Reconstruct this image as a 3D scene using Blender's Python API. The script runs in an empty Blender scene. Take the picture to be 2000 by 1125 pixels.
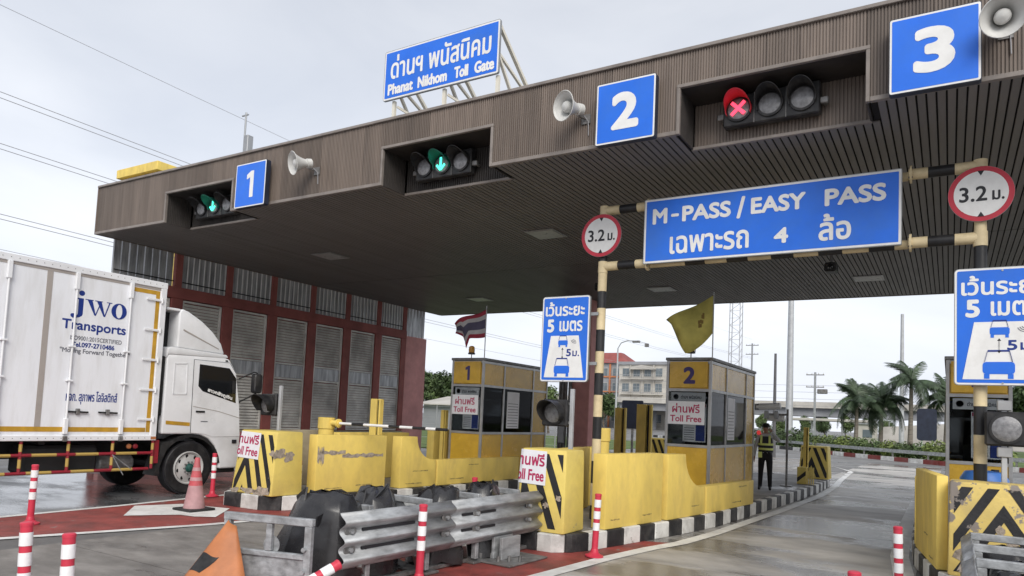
import bpy, bmesh, math, random
import numpy as np
from mathutils import Vector, Matrix, geometry
random.seed(7)
SC = bpy.context.scene
COL = SC.collection
R = math.radians
PI = math.pi

# ------------------------------------------------------------------ camera
def _n(v): return Vector(v).normalized()
_dy = _n((855, 133, 1396)); _dx = -_n((-2280, -8, 1396)); _dx = (_dx - _dy * _dx.dot(_dy)).normalized()
_dz = _dx.cross(_dy)
if _dz.y > 0: _dz = -_dz
camd = bpy.data.cameras.new('camera'); cam = bpy.data.objects.new('camera', camd); COL.objects.link(cam)
camd.sensor_width = 36; camd.lens = 1396 / 2000 * 36; camd.shift_y = 154.5 / 2000
camd.clip_start = .05; camd.clip_end = 3000
# columns: camera right, up, back expressed in world axes (X across the lanes, Y along them, Z up)
cam.matrix_world = Matrix(((_dx.x, -_dx.y, -_dx.z, 0), (_dy.x, -_dy.y, -_dy.z, 0), (_dz.x, -_dz.y, -_dz.z, 1.8), (0, 0, 0, 1)))
SC.camera = cam

# ------------------------------------------------------------------ sky, sun, exposure
SUN_EL, SUN_AZ = R(38), R(142)
W = bpy.data.worlds.new('World'); SC.world = W; W.use_nodes = True
nt = W.node_tree; nt.nodes.clear()
def wn(t, **k):
    n = nt.nodes.new(t)
    for a, b in k.items(): setattr(n, a, b)
    return n
wo = wn('ShaderNodeOutputWorld'); bg = wn('ShaderNodeBackground'); sk = wn('ShaderNodeTexSky')
sk.sky_type = 'NISHITA'; sk.sun_disc = False; sk.sun_elevation = SUN_EL; sk.sun_rotation = SUN_AZ
sk.air_density = 1.6; sk.dust_density = 4.0
mx = wn('ShaderNodeMix', data_type='RGBA'); mx.inputs['Factor'].default_value = .90
tc = wn('ShaderNodeTexCoord'); mp = wn('ShaderNodeMapping'); mp.inputs['Scale'].default_value = (1, 1, 2.6)
nz = wn('ShaderNodeTexNoise'); nz.inputs['Scale'].default_value = 2.1; nz.inputs['Detail'].default_value = 6; nz.inputs['Distortion'].default_value = .4
cr = wn('ShaderNodeValToRGB')
cr.color_ramp.elements[0].position = .30; cr.color_ramp.elements[0].color = (7.5, 8.0, 9.1, 1)
cr.color_ramp.elements[1].position = .72; cr.color_ramp.elements[1].color = (10.3, 10.6, 11.3, 1)
nt.links.new(tc.outputs['Generated'], mp.inputs['Vector']); nt.links.new(mp.outputs[0], nz.inputs['Vector'])
nt.links.new(nz.outputs[0], cr.inputs[0])
# heavier, greyer cloud towards the zenith, bright and white towards the horizon, all the way round
sx = wn('ShaderNodeSeparateXYZ'); nt.links.new(tc.outputs['Generated'], sx.inputs[0])
mr = wn('ShaderNodeMapRange'); mr.inputs[1].default_value = .12; mr.inputs[2].default_value = .62; mr.inputs[3].default_value = .93; mr.inputs[4].default_value = .62; nt.links.new(sx.outputs['Z'], mr.inputs[0])
vm = wn('ShaderNodeVectorMath', operation='SCALE'); nt.links.new(cr.outputs[0], vm.inputs[0]); nt.links.new(mr.outputs[0], vm.inputs['Scale'])
nt.links.new(sk.outputs[0], mx.inputs[6]); nt.links.new(vm.outputs[0], mx.inputs[7])
nt.links.new(mx.outputs[2], bg.inputs[0]); bg.inputs[1].default_value = .068
nt.links.new(bg.outputs[0], wo.inputs[0])
sl = bpy.data.lights.new('sun', 'SUN'); sl.energy = 1.5; sl.angle = R(35); sl.color = (1, .96, .9)
so = bpy.data.objects.new('sun', sl); COL.objects.link(so)
so.rotation_euler = (R(90) - SUN_EL, 0, PI - SUN_AZ)
SC.view_settings.view_transform = 'Standard'; SC.view_settings.look = 'None'
SC.view_settings.exposure = .86; SC.view_settings.gamma = 1; SC.view_settings.use_curve_mapping = False

# ------------------------------------------------------------------ materials
MATS = {}
def mat(name, col, rough=.6, metal=0., var=.12, vs=3., bump=0., bs=40., rnd=0., dirt=None, chip=None, stretch=(1, 1, 1), spec=.4, emit=0., trans=0., wet=None, alpha=1.):
    """procedural material: colour, noise variation, grime, chipped paint, damp patches, fine relief"""
    if name in MATS: return MATS[name]
    m = bpy.data.materials.new(name); m.use_nodes = True; t = m.node_tree; L = t.links
    b = t.nodes['Principled BSDF']
    col = tuple(col) + (1,)
    b.inputs['Roughness'].default_value = rough; b.inputs['Metallic'].default_value = metal
    b.inputs['Specular IOR Level'].default_value = spec
    if trans: b.inputs['Transmission Weight'].default_value = trans; b.inputs['IOR'].default_value = 1.12
    if alpha < 1: b.inputs['Alpha'].default_value = alpha
    tcn = t.nodes.new('ShaderNodeTexCoord'); mpn = t.nodes.new('ShaderNodeMapping'); mpn.inputs['Scale'].default_value = stretch
    L.new(tcn.outputs['Object'], mpn.inputs['Vector'])
    def noise(scale, detail=4, raw=False):
        n = t.nodes.new('ShaderNodeTexNoise'); n.inputs['Scale'].default_value = scale; n.inputs['Detail'].default_value = detail
        n.inputs['Roughness'].default_value = .62
        L.new((tcn.outputs['Object'] if raw else mpn.outputs[0]), n.inputs['Vector']); return n.outputs[0]
    def ramp(src, p0, p1):
        r = t.nodes.new('ShaderNodeMapRange'); r.inputs[1].default_value = p0; r.inputs[2].default_value = p1; r.clamp = True
        L.new(src, r.inputs[0]); return r.outputs[0]
    def mix(fac, a, c):
        x = t.nodes.new('ShaderNodeMix'); x.data_type = 'RGBA'
        if hasattr(fac, 'links') or not isinstance(fac, (int, float)): L.new(fac, x.inputs[0])
        else: x.inputs[0].default_value = fac
        for s, i in ((a, 6), (c, 7)):
            if isinstance(s, tuple): x.inputs[i].default_value = s if len(s) == 4 else s + (1,)
            else: L.new(s, x.inputs[i])
        return x.outputs[2]
    def math_(op, a, c):
        x = t.nodes.new('ShaderNodeMath'); x.operation = op
        for s, i in ((a, 0), (c, 1)):
            if isinstance(s, (int, float)): x.inputs[i].default_value = s
            else: L.new(s, x.inputs[i])
        return x.outputs[0]
    cur = col
    if var:
        lo = tuple(c * (1 - var * 1.6) for c in col[:3]) + (1,); hi = tuple(min(1, c * (1 + var)) for c in col[:3]) + (1,)
        cur = mix(ramp(noise(vs), .3, .7), lo, hi)
    rsrc = rough
    if dirt:
        dc, amt, ds = dirt
        f = math_('MULTIPLY', ramp(noise(ds, 6), .45, .75), amt); cur = mix(f, cur, tuple(dc))
    if chip:
        cc, thr, cs = chip
        f = ramp(noise(cs, 7, True), thr, thr + .02); cur = mix(f, cur, tuple(cc))
    if rnd:
        oi = t.nodes.new('ShaderNodeObjectInfo')
        h = t.nodes.new('ShaderNodeHueSaturation'); h.inputs['Saturation'].default_value = 1
        L.new(math_('ADD', math_('MULTIPLY', oi.outputs['Random'], 2 * rnd), 1 - rnd), h.inputs['Value'])
        if isinstance(cur, tuple): h.inputs['Color'].default_value = cur
        else: L.new(cur, h.inputs['Color'])
        cur = h.outputs[0]
    if wet:
        wsc, p0, p1, dark, wr = wet
        f = ramp(noise(wsc, 5), p0, p1)
        cur = mix(f, cur, mix(dark, cur, (0.02, 0.02, 0.022, 1)))
        r = t.nodes.new('ShaderNodeMapRange'); r.inputs[3].default_value = rough; r.inputs[4].default_value = wr
        L.new(f, r.inputs[0]); L.new(r.outputs[0], b.inputs['Roughness'])
    elif var and rough > .12:
        r = t.nodes.new('ShaderNodeMapRange'); r.inputs[3].default_value = max(.02, rough - .1); r.inputs[4].default_value = min(1, rough + .1)
        L.new(noise(vs * 2.3), r.inputs[0]); L.new(r.outputs[0], b.inputs['Roughness'])
    if isinstance(cur, tuple): b.inputs['Base Color'].default_value = cur
    else: L.new(cur, b.inputs['Base Color'])
    if emit:
        b.inputs['Emission Color'].default_value = col; b.inputs['Emission Strength'].default_value = emit
    if bump:
        bp = t.nodes.new('ShaderNodeBump'); bp.inputs['Strength'].default_value = bump; bp.inputs['Distance'].default_value = .02
        L.new(noise(bs, 5), bp.inputs['Height']); L.new(bp.outputs[0], b.inputs['Normal'])
    MATS[name] = m; return m

YEL = (.80, .60, .15)
M = dict(
    asphalt=mat('asphalt', (.20, .195, .19), .6, var=.25, vs=.5, bump=.35, bs=60, dirt=((.07, .068, .066), .7, .35), wet=(.22, .50, .66, .5, .16), spec=.4),
    wetroad=mat('wetroad', (.20, .20, .205), .5, var=.25, vs=.6, bump=.12, bs=50, wet=(.55, .36, .56, .62, .07), stretch=(.6, 1.3, 1), spec=.5),
    concrete=mat('concrete', (.46, .44, .41), .56, var=.16, vs=1.3, bump=.25, bs=70, dirt=((.19, .172, .158), .75, 1.0), wet=(.38, .46, .55, .55, .085), stretch=(.62, 1.25, 1), rnd=.08),
    lanetwo=mat('lanetwo', (.26, .242, .225), .7, var=.22, vs=2.1, bump=.5, bs=60, dirt=((.12, .11, .10), .8, 1.3), wet=(.5, .50, .60, .45, .15), stretch=(.8, 1.3, 1), rnd=.06),
    grass=mat('grass', (.10, .15, .04), .9, var=.4, vs=.8, bump=.6, bs=30),
    redpaint=mat('redpaint', (.29, .06, .05), .6, var=.28, vs=2.4, bump=.4, bs=70, dirt=((.12, .055, .05), .8, 1.6), chip=((.22, .19, .18), .655, 4.5)),
    whiteline=mat('whiteline', (.74, .74, .72), .6, var=.08, vs=3, bump=.2, bs=70, dirt=((.36, .34, .32), .6, 2.2), chip=((.24, .225, .215), .69, 5)),
    kerbw=mat('kerbw', (.66, .66, .64), .7, var=.12, vs=4, bump=.3, bs=40, dirt=((.27, .25, .23), .8, 2.6), chip=((.33, .31, .29), .67, 6), rnd=.1),
    kerbb=mat('kerbb', (.022, .022, .024), .6, var=.3, vs=5, bump=.3, bs=40, dirt=((.13, .125, .12), .6, 3.5), chip=((.2, .19, .18), .70, 6)),
    kerbr=mat('kerbr', (.22, .035, .03), .7, var=.2, vs=3, bump=.2, dirt=((.12, .1, .1), .6, 3)),
    paving=mat('paving', (.27, .265, .26), .8, var=.2, vs=1.5, bump=.3, bs=50, dirt=((.12, .115, .11), .7, .9), wet=(.5, .5, .7, .4, .22)),
    yellow=mat('yellow', YEL, .66, var=.10, vs=1.1, bump=.14, bs=26, dirt=((.44, .32, .12), .5, 1.8), stretch=(1.6, 1.6, .8), chip=((.36, .31, .22), .735, 7), rnd=.04),
    yellowold=mat('yellowold', (.74, .58, .15), .6, var=.07, vs=2, bump=.18, bs=24, dirt=((.42, .31, .12), .5, 2.2), chip=((.29, .26, .23), .69, 4.5)),
    yellowworn=mat('yellowworn', (.70, .53, .16), .62, var=.1, vs=2, bump=.25, bs=24, dirt=((.33, .26, .14), .6, 2.6), chip=((.23, .20, .175), .555, 3.4)),
    blackold=mat('blackold', (.020, .020, .022), .55, var=.3, vs=3, bump=.18, bs=24, chip=((.30, .27, .22), .695, 4.5)),
    blackworn=mat('blackworn', (.020, .020, .022), .55, var=.3, vs=3, bump=.25, bs=24, chip=((.23, .20, .175), .585, 3.4)),
    rawconc=mat('rawconc', (.42, .37, .27), .85, var=.15, vs=2.5, bump=.35, bs=30, dirt=((.24, .20, .14), .6, 2)),
    rubmark=mat('rubmark', (.40, .30, .10), .7, var=.4, vs=20),
    spall=mat('spall', (.38, .32, .26), .9, var=.3, vs=14, bump=.9, bs=36),
    fascia=mat('fascia', (.180, .145, .122), .5, metal=.0, var=.14, vs=.9, rnd=.24, dirt=((.085, .07, .062), .62, 2.2), stretch=(6, 6, .35)),
    sootshade=mat('sootshade', (.05, .044, .041), .65, var=.25, vs=2),  # soot in the signal recesses, with their shade painted into the dark colour
    trim=mat('trim', (.25, .22, .20), .5, var=.14, vs=2, dirt=((.09, .075, .07), .5, 3)),
    soffit=mat('soffit', (.205, .192, .184), .5, var=.18, vs=1.2, rnd=.07, dirt=((.07, .06, .055), .5, .6), stretch=(3, .4, 1)),
    joint=mat('joint', (.012, .011, .011), .9, var=0),
    dark=mat('dark', (.014, .014, .015), .7, var=.2),
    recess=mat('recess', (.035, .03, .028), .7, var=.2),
    signblue=mat('signblue', (.018, .155, .74), .38, var=.06, vs=2, dirt=((.05, .17, .52), .5, 1.6), rnd=.03),
    signwhite=mat('signwhite', (.80, .80, .79), .45, var=.04, dirt=((.5, .48, .45), .35, 4)),
    signback=mat('signback', (.30, .31, .32), .5, metal=.5, var=.1),
    signred=mat('signred', (.52, .035, .06), .45, var=.08),
    ink=mat('ink', (.02, .02, .025), .5, var=0), inkblue=mat('inkblue', (.012, .035, .22), .45, var=0),
    inkred=mat('inkred', (.40, .02, .09), .55, var=0), inkpurple=mat('inkpurple', (.045, .03, .14), .5, var=0),
    inkgrey=mat('inkgrey', (.16, .165, .19), .5, var=0),
    paper=mat('paper', (.74, .74, .77), .5, var=.05, vs=6, bump=.15, bs=9),
    postyellow=mat('postyellow', (.70, .58, .36), .5, var=.08, vs=5, dirt=((.36, .28, .15), .5, 4), chip=((.3, .27, .22), .74, 9)),
    postblack=mat('postblack', (.022, .022, .024), .4, var=.2, vs=5, chip=((.3, .28, .25), .75, 9)),
    galv=mat('galv', (.40, .415, .43), .55, metal=.35, var=.28, vs=9, bump=.12, bs=30, dirt=((.20, .19, .18), .5, 3), stretch=(1, .4, 1.4)),
    galvd=mat('galvd', (.24, .24, .24), .55, metal=.5, var=.3, vs=8, dirt=((.12, .08, .06), .7, 3)),
    alu=mat('alu', (.42, .42, .42), .42, metal=.6, var=.1, vs=4, dirt=((.2, .19, .18), .4, 3)),
    amber=mat('amber', (.68, .42, .05), .26, var=.12, vs=1.6, dirt=((.28, .16, .03), .5, 1.5), spec=.5, rnd=.06),
    glassdark=mat('glassdark', (.10, .11, .115), .03, var=0, trans=1., spec=.15),
    glass=mat('glass', (.62, .65, .66), .02, var=0, trans=1., spec=.3),
    tint=mat('tint', (.012, .013, .015), .05, var=0, spec=.8),
    rubber=mat('rubber', (.016, .016, .018), .55, var=.3, vs=6, bump=.15, bs=12, dirt=((.06, .058, .055), .5, 3)),
    hdpe=mat('hdpe', (.022, .022, .025), .27, var=.3, vs=3, bump=.10, bs=7, dirt=((.07, .068, .066), .5, 2.2), spec=.5),
    orange=mat('orange', (.46, .17, .065), .55, var=.14, vs=4, bump=.1, bs=10, dirt=((.28, .11, .05), .5, 2.5)),
    delin=mat('delin', (.58, .04, .075), .45, var=.1, vs=4, dirt=((.3, .05, .06), .35, 4), rnd=.06),
    cone=mat('cone', (.50, .085, .10), .6, var=.15, vs=4, dirt=((.34, .22, .22), .7, 3)),
    conepale=mat('conepale', (.47, .27, .28), .6, var=.15, vs=4, dirt=((.3, .2, .2), .6, 3)),
    reflect=mat('reflect', (.82, .82, .83), .35, var=.05, vs=20),
    truckwhite=mat('truckwhite', (.80, .81, .83), .30, var=.04, vs=1.2, dirt=((.42, .41, .39), .4, 1.1), spec=.5),
    truckbox=mat('truckbox', (.82, .835, .87), .42, var=.04, vs=.9, bump=.03, bs=2.2, dirt=((.50, .49, .47), .5, 1.8), stretch=(1, 3.0, .5)),
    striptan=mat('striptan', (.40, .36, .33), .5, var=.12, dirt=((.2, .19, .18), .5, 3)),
    tapeyel=mat('tapeyel', (.55, .31, .03), .4, var=.12, vs=5, dirt=((.25, .15, .04), .5, 4)),
    guardred=mat('guardred', (.30, .02, .035), .45, var=.15, vs=5, dirt=((.10, .03, .03), .6, 5)),
    guardyel=mat('guardyel', (.52, .36, .10), .45, var=.15, vs=5, dirt=((.2, .13, .05), .6, 5)),
    rim=mat('rim', (.62, .62, .61), .4, metal=.25, var=.2, vs=6, dirt=((.2, .19, .18), .5, 6)),
    hubgreen=mat('hubgreen', (.02, .10, .085), .5, var=.2),
    redwall=mat('redwall', (.34, .105, .09), .7, var=.16, vs=1.3, bump=.15, bs=30, dirt=((.10, .035, .033), .55, .9)),
    pinkwall=mat('pinkwall', (.66, .32, .30), .75, var=.14, vs=1.2, bump=.15, bs=30, dirt=((.46, .20, .185), .6, 1.1)),
    louvre=mat('louvre', (.80, .78, .73), .5, metal=.1, var=.12, vs=2, dirt=((.2, .19, .18), .6, 1.5), rnd=.05),
    sheet=mat('sheet', (.44, .45, .46), .35, metal=.25, var=.3, vs=1.4, dirt=((.13, .13, .13), .7, 1.5), stretch=(1, 6, .6)),
    horn=mat('horn', (.62, .62, .60), .42, var=.06, dirt=((.36, .35, .33), .5, 6)),
    lensdark=mat('lensdark', (.22, .22, .23), .16, var=.25, vs=18, bump=.3, bs=90, spec=.6),
    housing=mat('housing', (.016, .016, .018), .45, var=.2, vs=6, dirt=((.10, .095, .09), .5, 5)),
    ledgreen=mat('ledgreen', (.06, .85, .55), .4, var=0, emit=1.5), visgreen=mat('visgreen', (.02, .16, .12), .5, var=.1),
    ledred=mat('ledred', (.95, .05, .10), .4, var=0, emit=1.3), visred=mat('visred', (.62, .03, .05), .45, var=.1),
    flagred=mat('flagred', (.33, .035, .06), .8, var=.15), flagwhite=mat('flagwhite', (.48, .47, .48), .8, var=.1), flagblue=mat('flagblue', (.09, .085, .14), .8, var=.15),
    flagyel=mat('flagyel', (.62, .55, .15), .75, var=.14, vs=3), flagmark=mat('flagmark', (.25, .17, .05), .8, var=.1),
    shirt=mat('shirt', (.52, .53, .56), .85, var=.12), trousers=mat('trousers', (.012, .012, .016), .85, var=.2),
    skin=mat('skin', (.38, .22, .15), .6, var=.1), hair=mat('hair', (.012, .01, .01), .6, var=.2), vestg=mat('vestg', (.03, .032, .04), .8, var=.1),
    hivis=mat('hivis', (.75, .82, .25), .6, var=.08), shoe=mat('shoe', (.01, .01, .011), .4, var=0), redlamp=mat('redlamp', (.75, .05, .05), .4, var=0, emit=.3),
    bark=mat('bark', (.13, .105, .08), .9, var=.3, vs=5, bump=.5, bs=18), palmbark=mat('palmbark', (.20, .175, .15), .85, var=.25, vs=4, bump=.4, bs=14, stretch=(.3, .3, 3)),
    leafa=mat('leafa', (.062, .10, .032), .6, var=.45, vs=1.1, rnd=.12), leafb=mat('leafb', (.095, .14, .045), .6, var=.45, vs=1.1, rnd=.12),
    leafc=mat('leafc', (.17, .22, .055), .6, var=.4, vs=1.1, rnd=.15), frond=mat('frond', (.055, .085, .045), .5, var=.35, vs=1.5, rnd=.15),
    bldwhite=mat('bldwhite', (.50, .48, .44), .8, var=.12, vs=.3, dirt=((.28, .26, .23), .6, .5)), bldgrey=mat('bldgrey', (.28, .29, .31), .8, var=.12, vs=.3),
    bldorange=mat('bldorange', (.52, .20, .09), .7, var=.12, vs=.4), roofred=mat('roofred', (.28, .075, .065), .7, var=.15, vs=.5),
    pane=mat('pane', (.13, .16, .18), .15, var=.2, vs=.4, spec=.6), steel=mat('steel', (.36, .37, .38), .45, metal=.5, var=.1),
    polepale=mat('polepale', (.46, .47, .49), .5, metal=.3, var=.08), poledark=mat('poledark', (.10, .10, .105), .5, var=.1),
    navy=mat('navy', (.022, .028, .05), .5, var=.2), greenleg=mat('greenleg', (.42, .52, .40), .5, var=.1),
    bluebin=mat('bluebin', (.05, .17, .52), .4, var=.08), trussyel=mat('trussyel', (.76, .73, .64), .55, var=.12, vs=5, dirt=((.36, .30, .2), .5, 5)),
    beacon=mat('beacon', (.55, .26, .02), .2, var=.1), wire=mat('wire', (.34, .34, .36), .6, var=0), downlight=mat('downlight', (.40, .40, .39), .3, var=.1),
)

# ------------------------------------------------------------------ mesh helpers
ORG = {}
class MB:
    """collects simple solids and links them as ONE mesh object"""
    def __init__(s): s.v = []; s.f = []; s.mi = []; s.cur = 0
    def mat(s, i): s.cur = i; return s
    def add(s, vs, fs):
        o = len(s.v); s.v += [tuple(map(float, p)) for p in vs]; s.f += [tuple(i + o for i in f) for f in fs]; s.mi += [s.cur] * len(fs); return s
    def box(s, x0, y0, z0, x1, y1, z1):
        return s.add([(x0, y0, z0), (x1, y0, z0), (x1, y1, z0), (x0, y1, z0), (x0, y0, z1), (x1, y0, z1), (x1, y1, z1), (x0, y1, z1)],
                     [(0, 3, 2, 1), (4, 5, 6, 7), (0, 1, 5, 4), (1, 2, 6, 5), (2, 3, 7, 6), (3, 0, 4, 7)])
    def hexa(s, b, t):  # bottom quad, top quad
        return s.add(list(b) + list(t), [(0, 3, 2, 1), (4, 5, 6, 7), (0, 1, 5, 4), (1, 2, 6, 5), (2, 3, 7, 6), (3, 0, 4, 7)])
    def bar(s, p, q, w, h=None):
        h = h or w; p = Vector(p); q = Vector(q); d = (q - p).normalized()
        up = Vector((0, 0, 1)) if abs(d.z) < .95 else Vector((0, 1, 0))
        a = d.cross(up).normalized() * w / 2; b = a.cross(d).normalized() * h / 2
        return s.hexa([p - a - b, p + a - b, p + a + b, p - a + b], [q - a - b, q + a - b, q + a + b, q - a + b])
    def prism(s, poly, a, b, axis='z'):
        def P(u, v, w): return (u, v, w) if axis == 'z' else ((w, u, v) if axis == 'x' else (u, w, v))
        n = len(poly)
        return s.add([P(u, v, a) for u, v in poly] + [P(u, v, b) for u, v in poly],
                     [tuple(range(n))[::-1], tuple(range(n, 2 * n))] + [(i, (i + 1) % n, n + (i + 1) % n, n + i) for i in range(n)])
    def tube(s, p, q, r, n=10, r2=None, cap=True):
        p = Vector(p); q = Vector(q); d = (q - p).normalized(); r2 = r if r2 is None else r2
        up = Vector((0, 0, 1)) if abs(d.z) < .95 else Vector((1, 0, 0))
        a = d.cross(up).normalized(); b = a.cross(d)
        vs = []
        for c, rr in ((p, r), (q, r2)):
            vs += [c + (a * math.cos(2 * PI * i / n) + b * math.sin(2 * PI * i / n)) * rr for i in range(n)]
        fs = [(i, (i + 1) % n, n + (i + 1) % n, n + i) for i in range(n)]
        if cap: fs += [tuple(range(n))[::-1], tuple(range(n, 2 * n))]
        return s.add(vs, fs)
    def path(s, pts, r, n=8):
        for i in range(len(pts) - 1): s.tube(pts[i], pts[i + 1], r if not isinstance(r, list) else r[i], n, r2=(r if not isinstance(r, list) else r[i + 1]))
        return s
    def lathe(s, prof, o, d, n=20, caps=True):
        o = Vector(o); d = Vector(d).normalized(); up = Vector((0, 0, 1)) if abs(d.z) < .95 else Vector((1, 0, 0))
        a = d.cross(up).normalized(); b = a.cross(d); vs = []; k = len(prof)
        for r, t in prof:
            vs += [o + d * t + (a * math.cos(2 * PI * i / n) + b * math.sin(2 * PI * i / n)) * r for i in range(n)]
        fs = []
        for j in range(k - 1): fs += [(j * n + i, j * n + (i + 1) % n, (j + 1) * n + (i + 1) % n, (j + 1) * n + i) for i in range(n)]
        if caps and prof[0][0] > 1e-5: fs.append(tuple(range(n))[::-1])
        if caps and prof[-1][0] > 1e-5: fs.append(tuple(range((k - 1) * n, k * n)))
        return s.add(vs, fs)
    def disc(s, o, d, r, n=20, rx=None):
        o = Vector(o); d = Vector(d).normalized(); up = Vector((0, 0, 1)) if abs(d.z) < .95 else Vector((1, 0, 0))
        a = d.cross(up).normalized(); b = a.cross(d); rx = rx or r
        return s.add([o + a * math.cos(2 * PI * i / n) * rx + b * math.sin(2 * PI * i / n) * r for i in range(n)], [tuple(range(n))])
    def poly(s, pts): return s.add(pts, [tuple(range(len(pts)))])
    def grid(s, fn, nu, nv):
        vs = [fn(i / nu, j / nv) for j in range(nv + 1) for i in range(nu + 1)]
        fs = [(j * (nu + 1) + i, j * (nu + 1) + i + 1, (j + 1) * (nu + 1) + i + 1, (j + 1) * (nu + 1) + i) for j in range(nv) for i in range(nu)]
        return s.add(vs, fs)
    def mesh(s, name, mats, org=(0, 0, 0), bevel=0., smooth=False, seg=1, recalc=True):
        me = bpy.data.meshes.new(name)
        me.from_pydata([(a - org[0], b - org[1], c - org[2]) for a, b, c in s.v], [], s.f)
        for m in (mats if isinstance(mats, (list, tuple)) else [mats]): me.materials.append(M[m] if isinstance(m, str) else m)
        me.polygons.foreach_set('material_index', s.mi)
        if bevel or recalc:
            bm = bmesh.new(); bm.from_mesh(me)
            if recalc: bmesh.ops.recalc_face_normals(bm, faces=bm.faces)
            if bevel:
                bmesh.ops.remove_doubles(bm, verts=bm.verts, dist=1e-5)
                es = [e for e in bm.edges if len(e.link_faces) == 2 and e.calc_face_angle(0) > .5]
                bmesh.ops.bevel(bm, geom=es, offset=bevel, segments=seg, affect='EDGES', profile=.5)
            bm.to_mesh(me); bm.free()
        if smooth:
            me.polygons.foreach_set('use_smooth', [True] * len(me.polygons))
            try: me.set_sharp_from_angle(angle=R(38))
            except Exception: pass
        return me
    def build(s, name, mats, parent=None, local=False, kind=None, **k):
        org = (0, 0, 0) if (parent is None or local) else ORG.get(parent.name, (0, 0, 0))
        o = bpy.data.objects.new(name, s.mesh(name, mats, org, **k)); COL.objects.link(o)
        if parent is not None: o.parent = parent
        ORG[o.name] = org
        if kind: o['kind'] = kind
        return o

def tag(o, label, cat, group=None):
    o['label'] = label; o['category'] = cat
    if group: o['group'] = group
    return o
def thing(name, label, cat, loc=(0, 0, 0), rz=0, group=None):
    o = bpy.data.objects.new(name, None); COL.objects.link(o); o.location = loc; o.rotation_euler = (0, 0, rz); o.empty_display_size = .2
    ORG[o.name] = tuple(loc); return tag(o, label, cat, group)
def copy_tree(o, parent=None):
    c = o.copy(); COL.objects.link(c); c.parent = parent; ORG[c.name] = ORG.get(o.name, (0, 0, 0))
    for ch in list(o.children): copy_tree(ch, c)
    return c
def inst(name, me, loc, parent=None, kind=None):
    o = bpy.data.objects.new(name, me); COL.objects.link(o)
    if parent is not None:
        o.parent = parent; g = ORG.get(parent.name, (0, 0, 0)); loc = (loc[0] - g[0], loc[1] - g[1], loc[2] - g[2])
    o.location = loc
    if kind: o['kind'] = kind
    return o

# ------------------------------------------------------------------ lettering
_TX = {}
def text2d(body):
    """outline of a line of writing, filled by the non-zero winding rule: 2-D points and triangles"""
    if body in _TX: return _TX[body]
    if body == '1':   # a one with a flag, as on road signs
        V = np.array([(.42, 0), (.80, 0), (.80, 2.2), (.50, 2.2), (.0, 1.92), (.0, 1.58), (.42, 1.74)])
        _TX[body] = (V, [(0, 1, 2, 6), (6, 2, 3, 4, 5)], V.max(0)); return _TX[body]
    c = bpy.data.curves.new('lettering', 'FONT'); c.body = body; c.size = 1; c.fill_mode = 'NONE'; c.resolution_u = 5
    o = bpy.data.objects.new('lettering', c); COL.objects.link(o)
    dg = bpy.context.evaluated_depsgraph_get(); me = o.evaluated_get(dg).to_mesh()
    P = [v.co.xy.copy() for v in me.vertices]; E = [tuple(e.vertices) for e in me.edges]
    o.evaluated_get(dg).to_mesh_clear(); bpy.data.objects.remove(o); bpy.data.curves.remove(c)
    # orient edges along each outline
    A = np.array([(P[a].x, P[a].y) for a, b in E]); B = np.array([(P[b].x, P[b].y) for a, b in E])
    flip = np.array([b != a + 1 for a, b in E])   # closing edge runs last -> first
    lo = np.array([min(a, b) for a, b in E]); hi = np.array([max(a, b) for a, b in E])
    S = np.array([(P[i].x, P[i].y) for i in np.where(hi - lo == 1, lo, hi)]); T = np.array([(P[i].x, P[i].y) for i in np.where(hi - lo == 1, hi, lo)])
    r = geometry.delaunay_2d_cdt(P, E, [], 0, 1e-6)
    vs = [(v.x, v.y) for v in r[0]]; out = []
    for f in r[2]:
        for k in range(1, len(f) - 1):
            t = (f[0], f[k], f[k + 1]); cx = sum(vs[i][0] for i in t) / 3; cy = sum(vs[i][1] for i in t) / 3
            up = (S[:, 1] <= cy) & (T[:, 1] > cy); dn = (S[:, 1] > cy) & (T[:, 1] <= cy)
            cr_ = (T[:, 0] - S[:, 0]) * (cy - S[:, 1]) - (cx - S[:, 0]) * (T[:, 1] - S[:, 1])
            w = int(np.sum(up & (cr_ > 0))) - int(np.sum(dn & (cr_ < 0)))
            if w: out.append(t)
    used = sorted({i for t in out for i in t}); mp_ = {i: k for k, i in enumerate(used)}
    V = np.array([vs[i] for i in used]); V -= V.min(0)
    _TX[body] = (V, [tuple(mp_[i] for i in t) for t in out], V.max(0)); return _TX[body]
def write(name, body, m, parent, o, u, v, w, h, bold=0., lift=.0012, warp=None, local=False):
    """a line of writing fitted into a w x h box whose lower-left corner is o"""
    V, T, mxs = text2d(body); u = Vector(u); v = Vector(v); n = u.cross(v).normalized(); o = Vector(o)
    sx = (w - 2 * bold) / mxs[0]; sy = (h - 2 * bold) / mxs[1]; mb = MB()
    nd = 16 if bold > .013 else 8
    offs = [(0, 0)] + ([(math.cos(a * 2 * PI / nd), math.sin(a * 2 * PI / nd)) for a in range(nd)] if bold else [])
    for k, (dx, dy) in enumerate(offs):
        pts = []
        for a, b in V:
            U = a * sx + bold + dx * bold; Z = b * sy + bold + dy * bold
            p = warp(U, Z, lift + k * .00012) if warp else o + u * U + v * Z + n * (lift + k * .00012)
            pts.append(p)
        mb.add(pts, T)
    return mb.build(name, m, parent, local=local, recalc=False)
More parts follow.
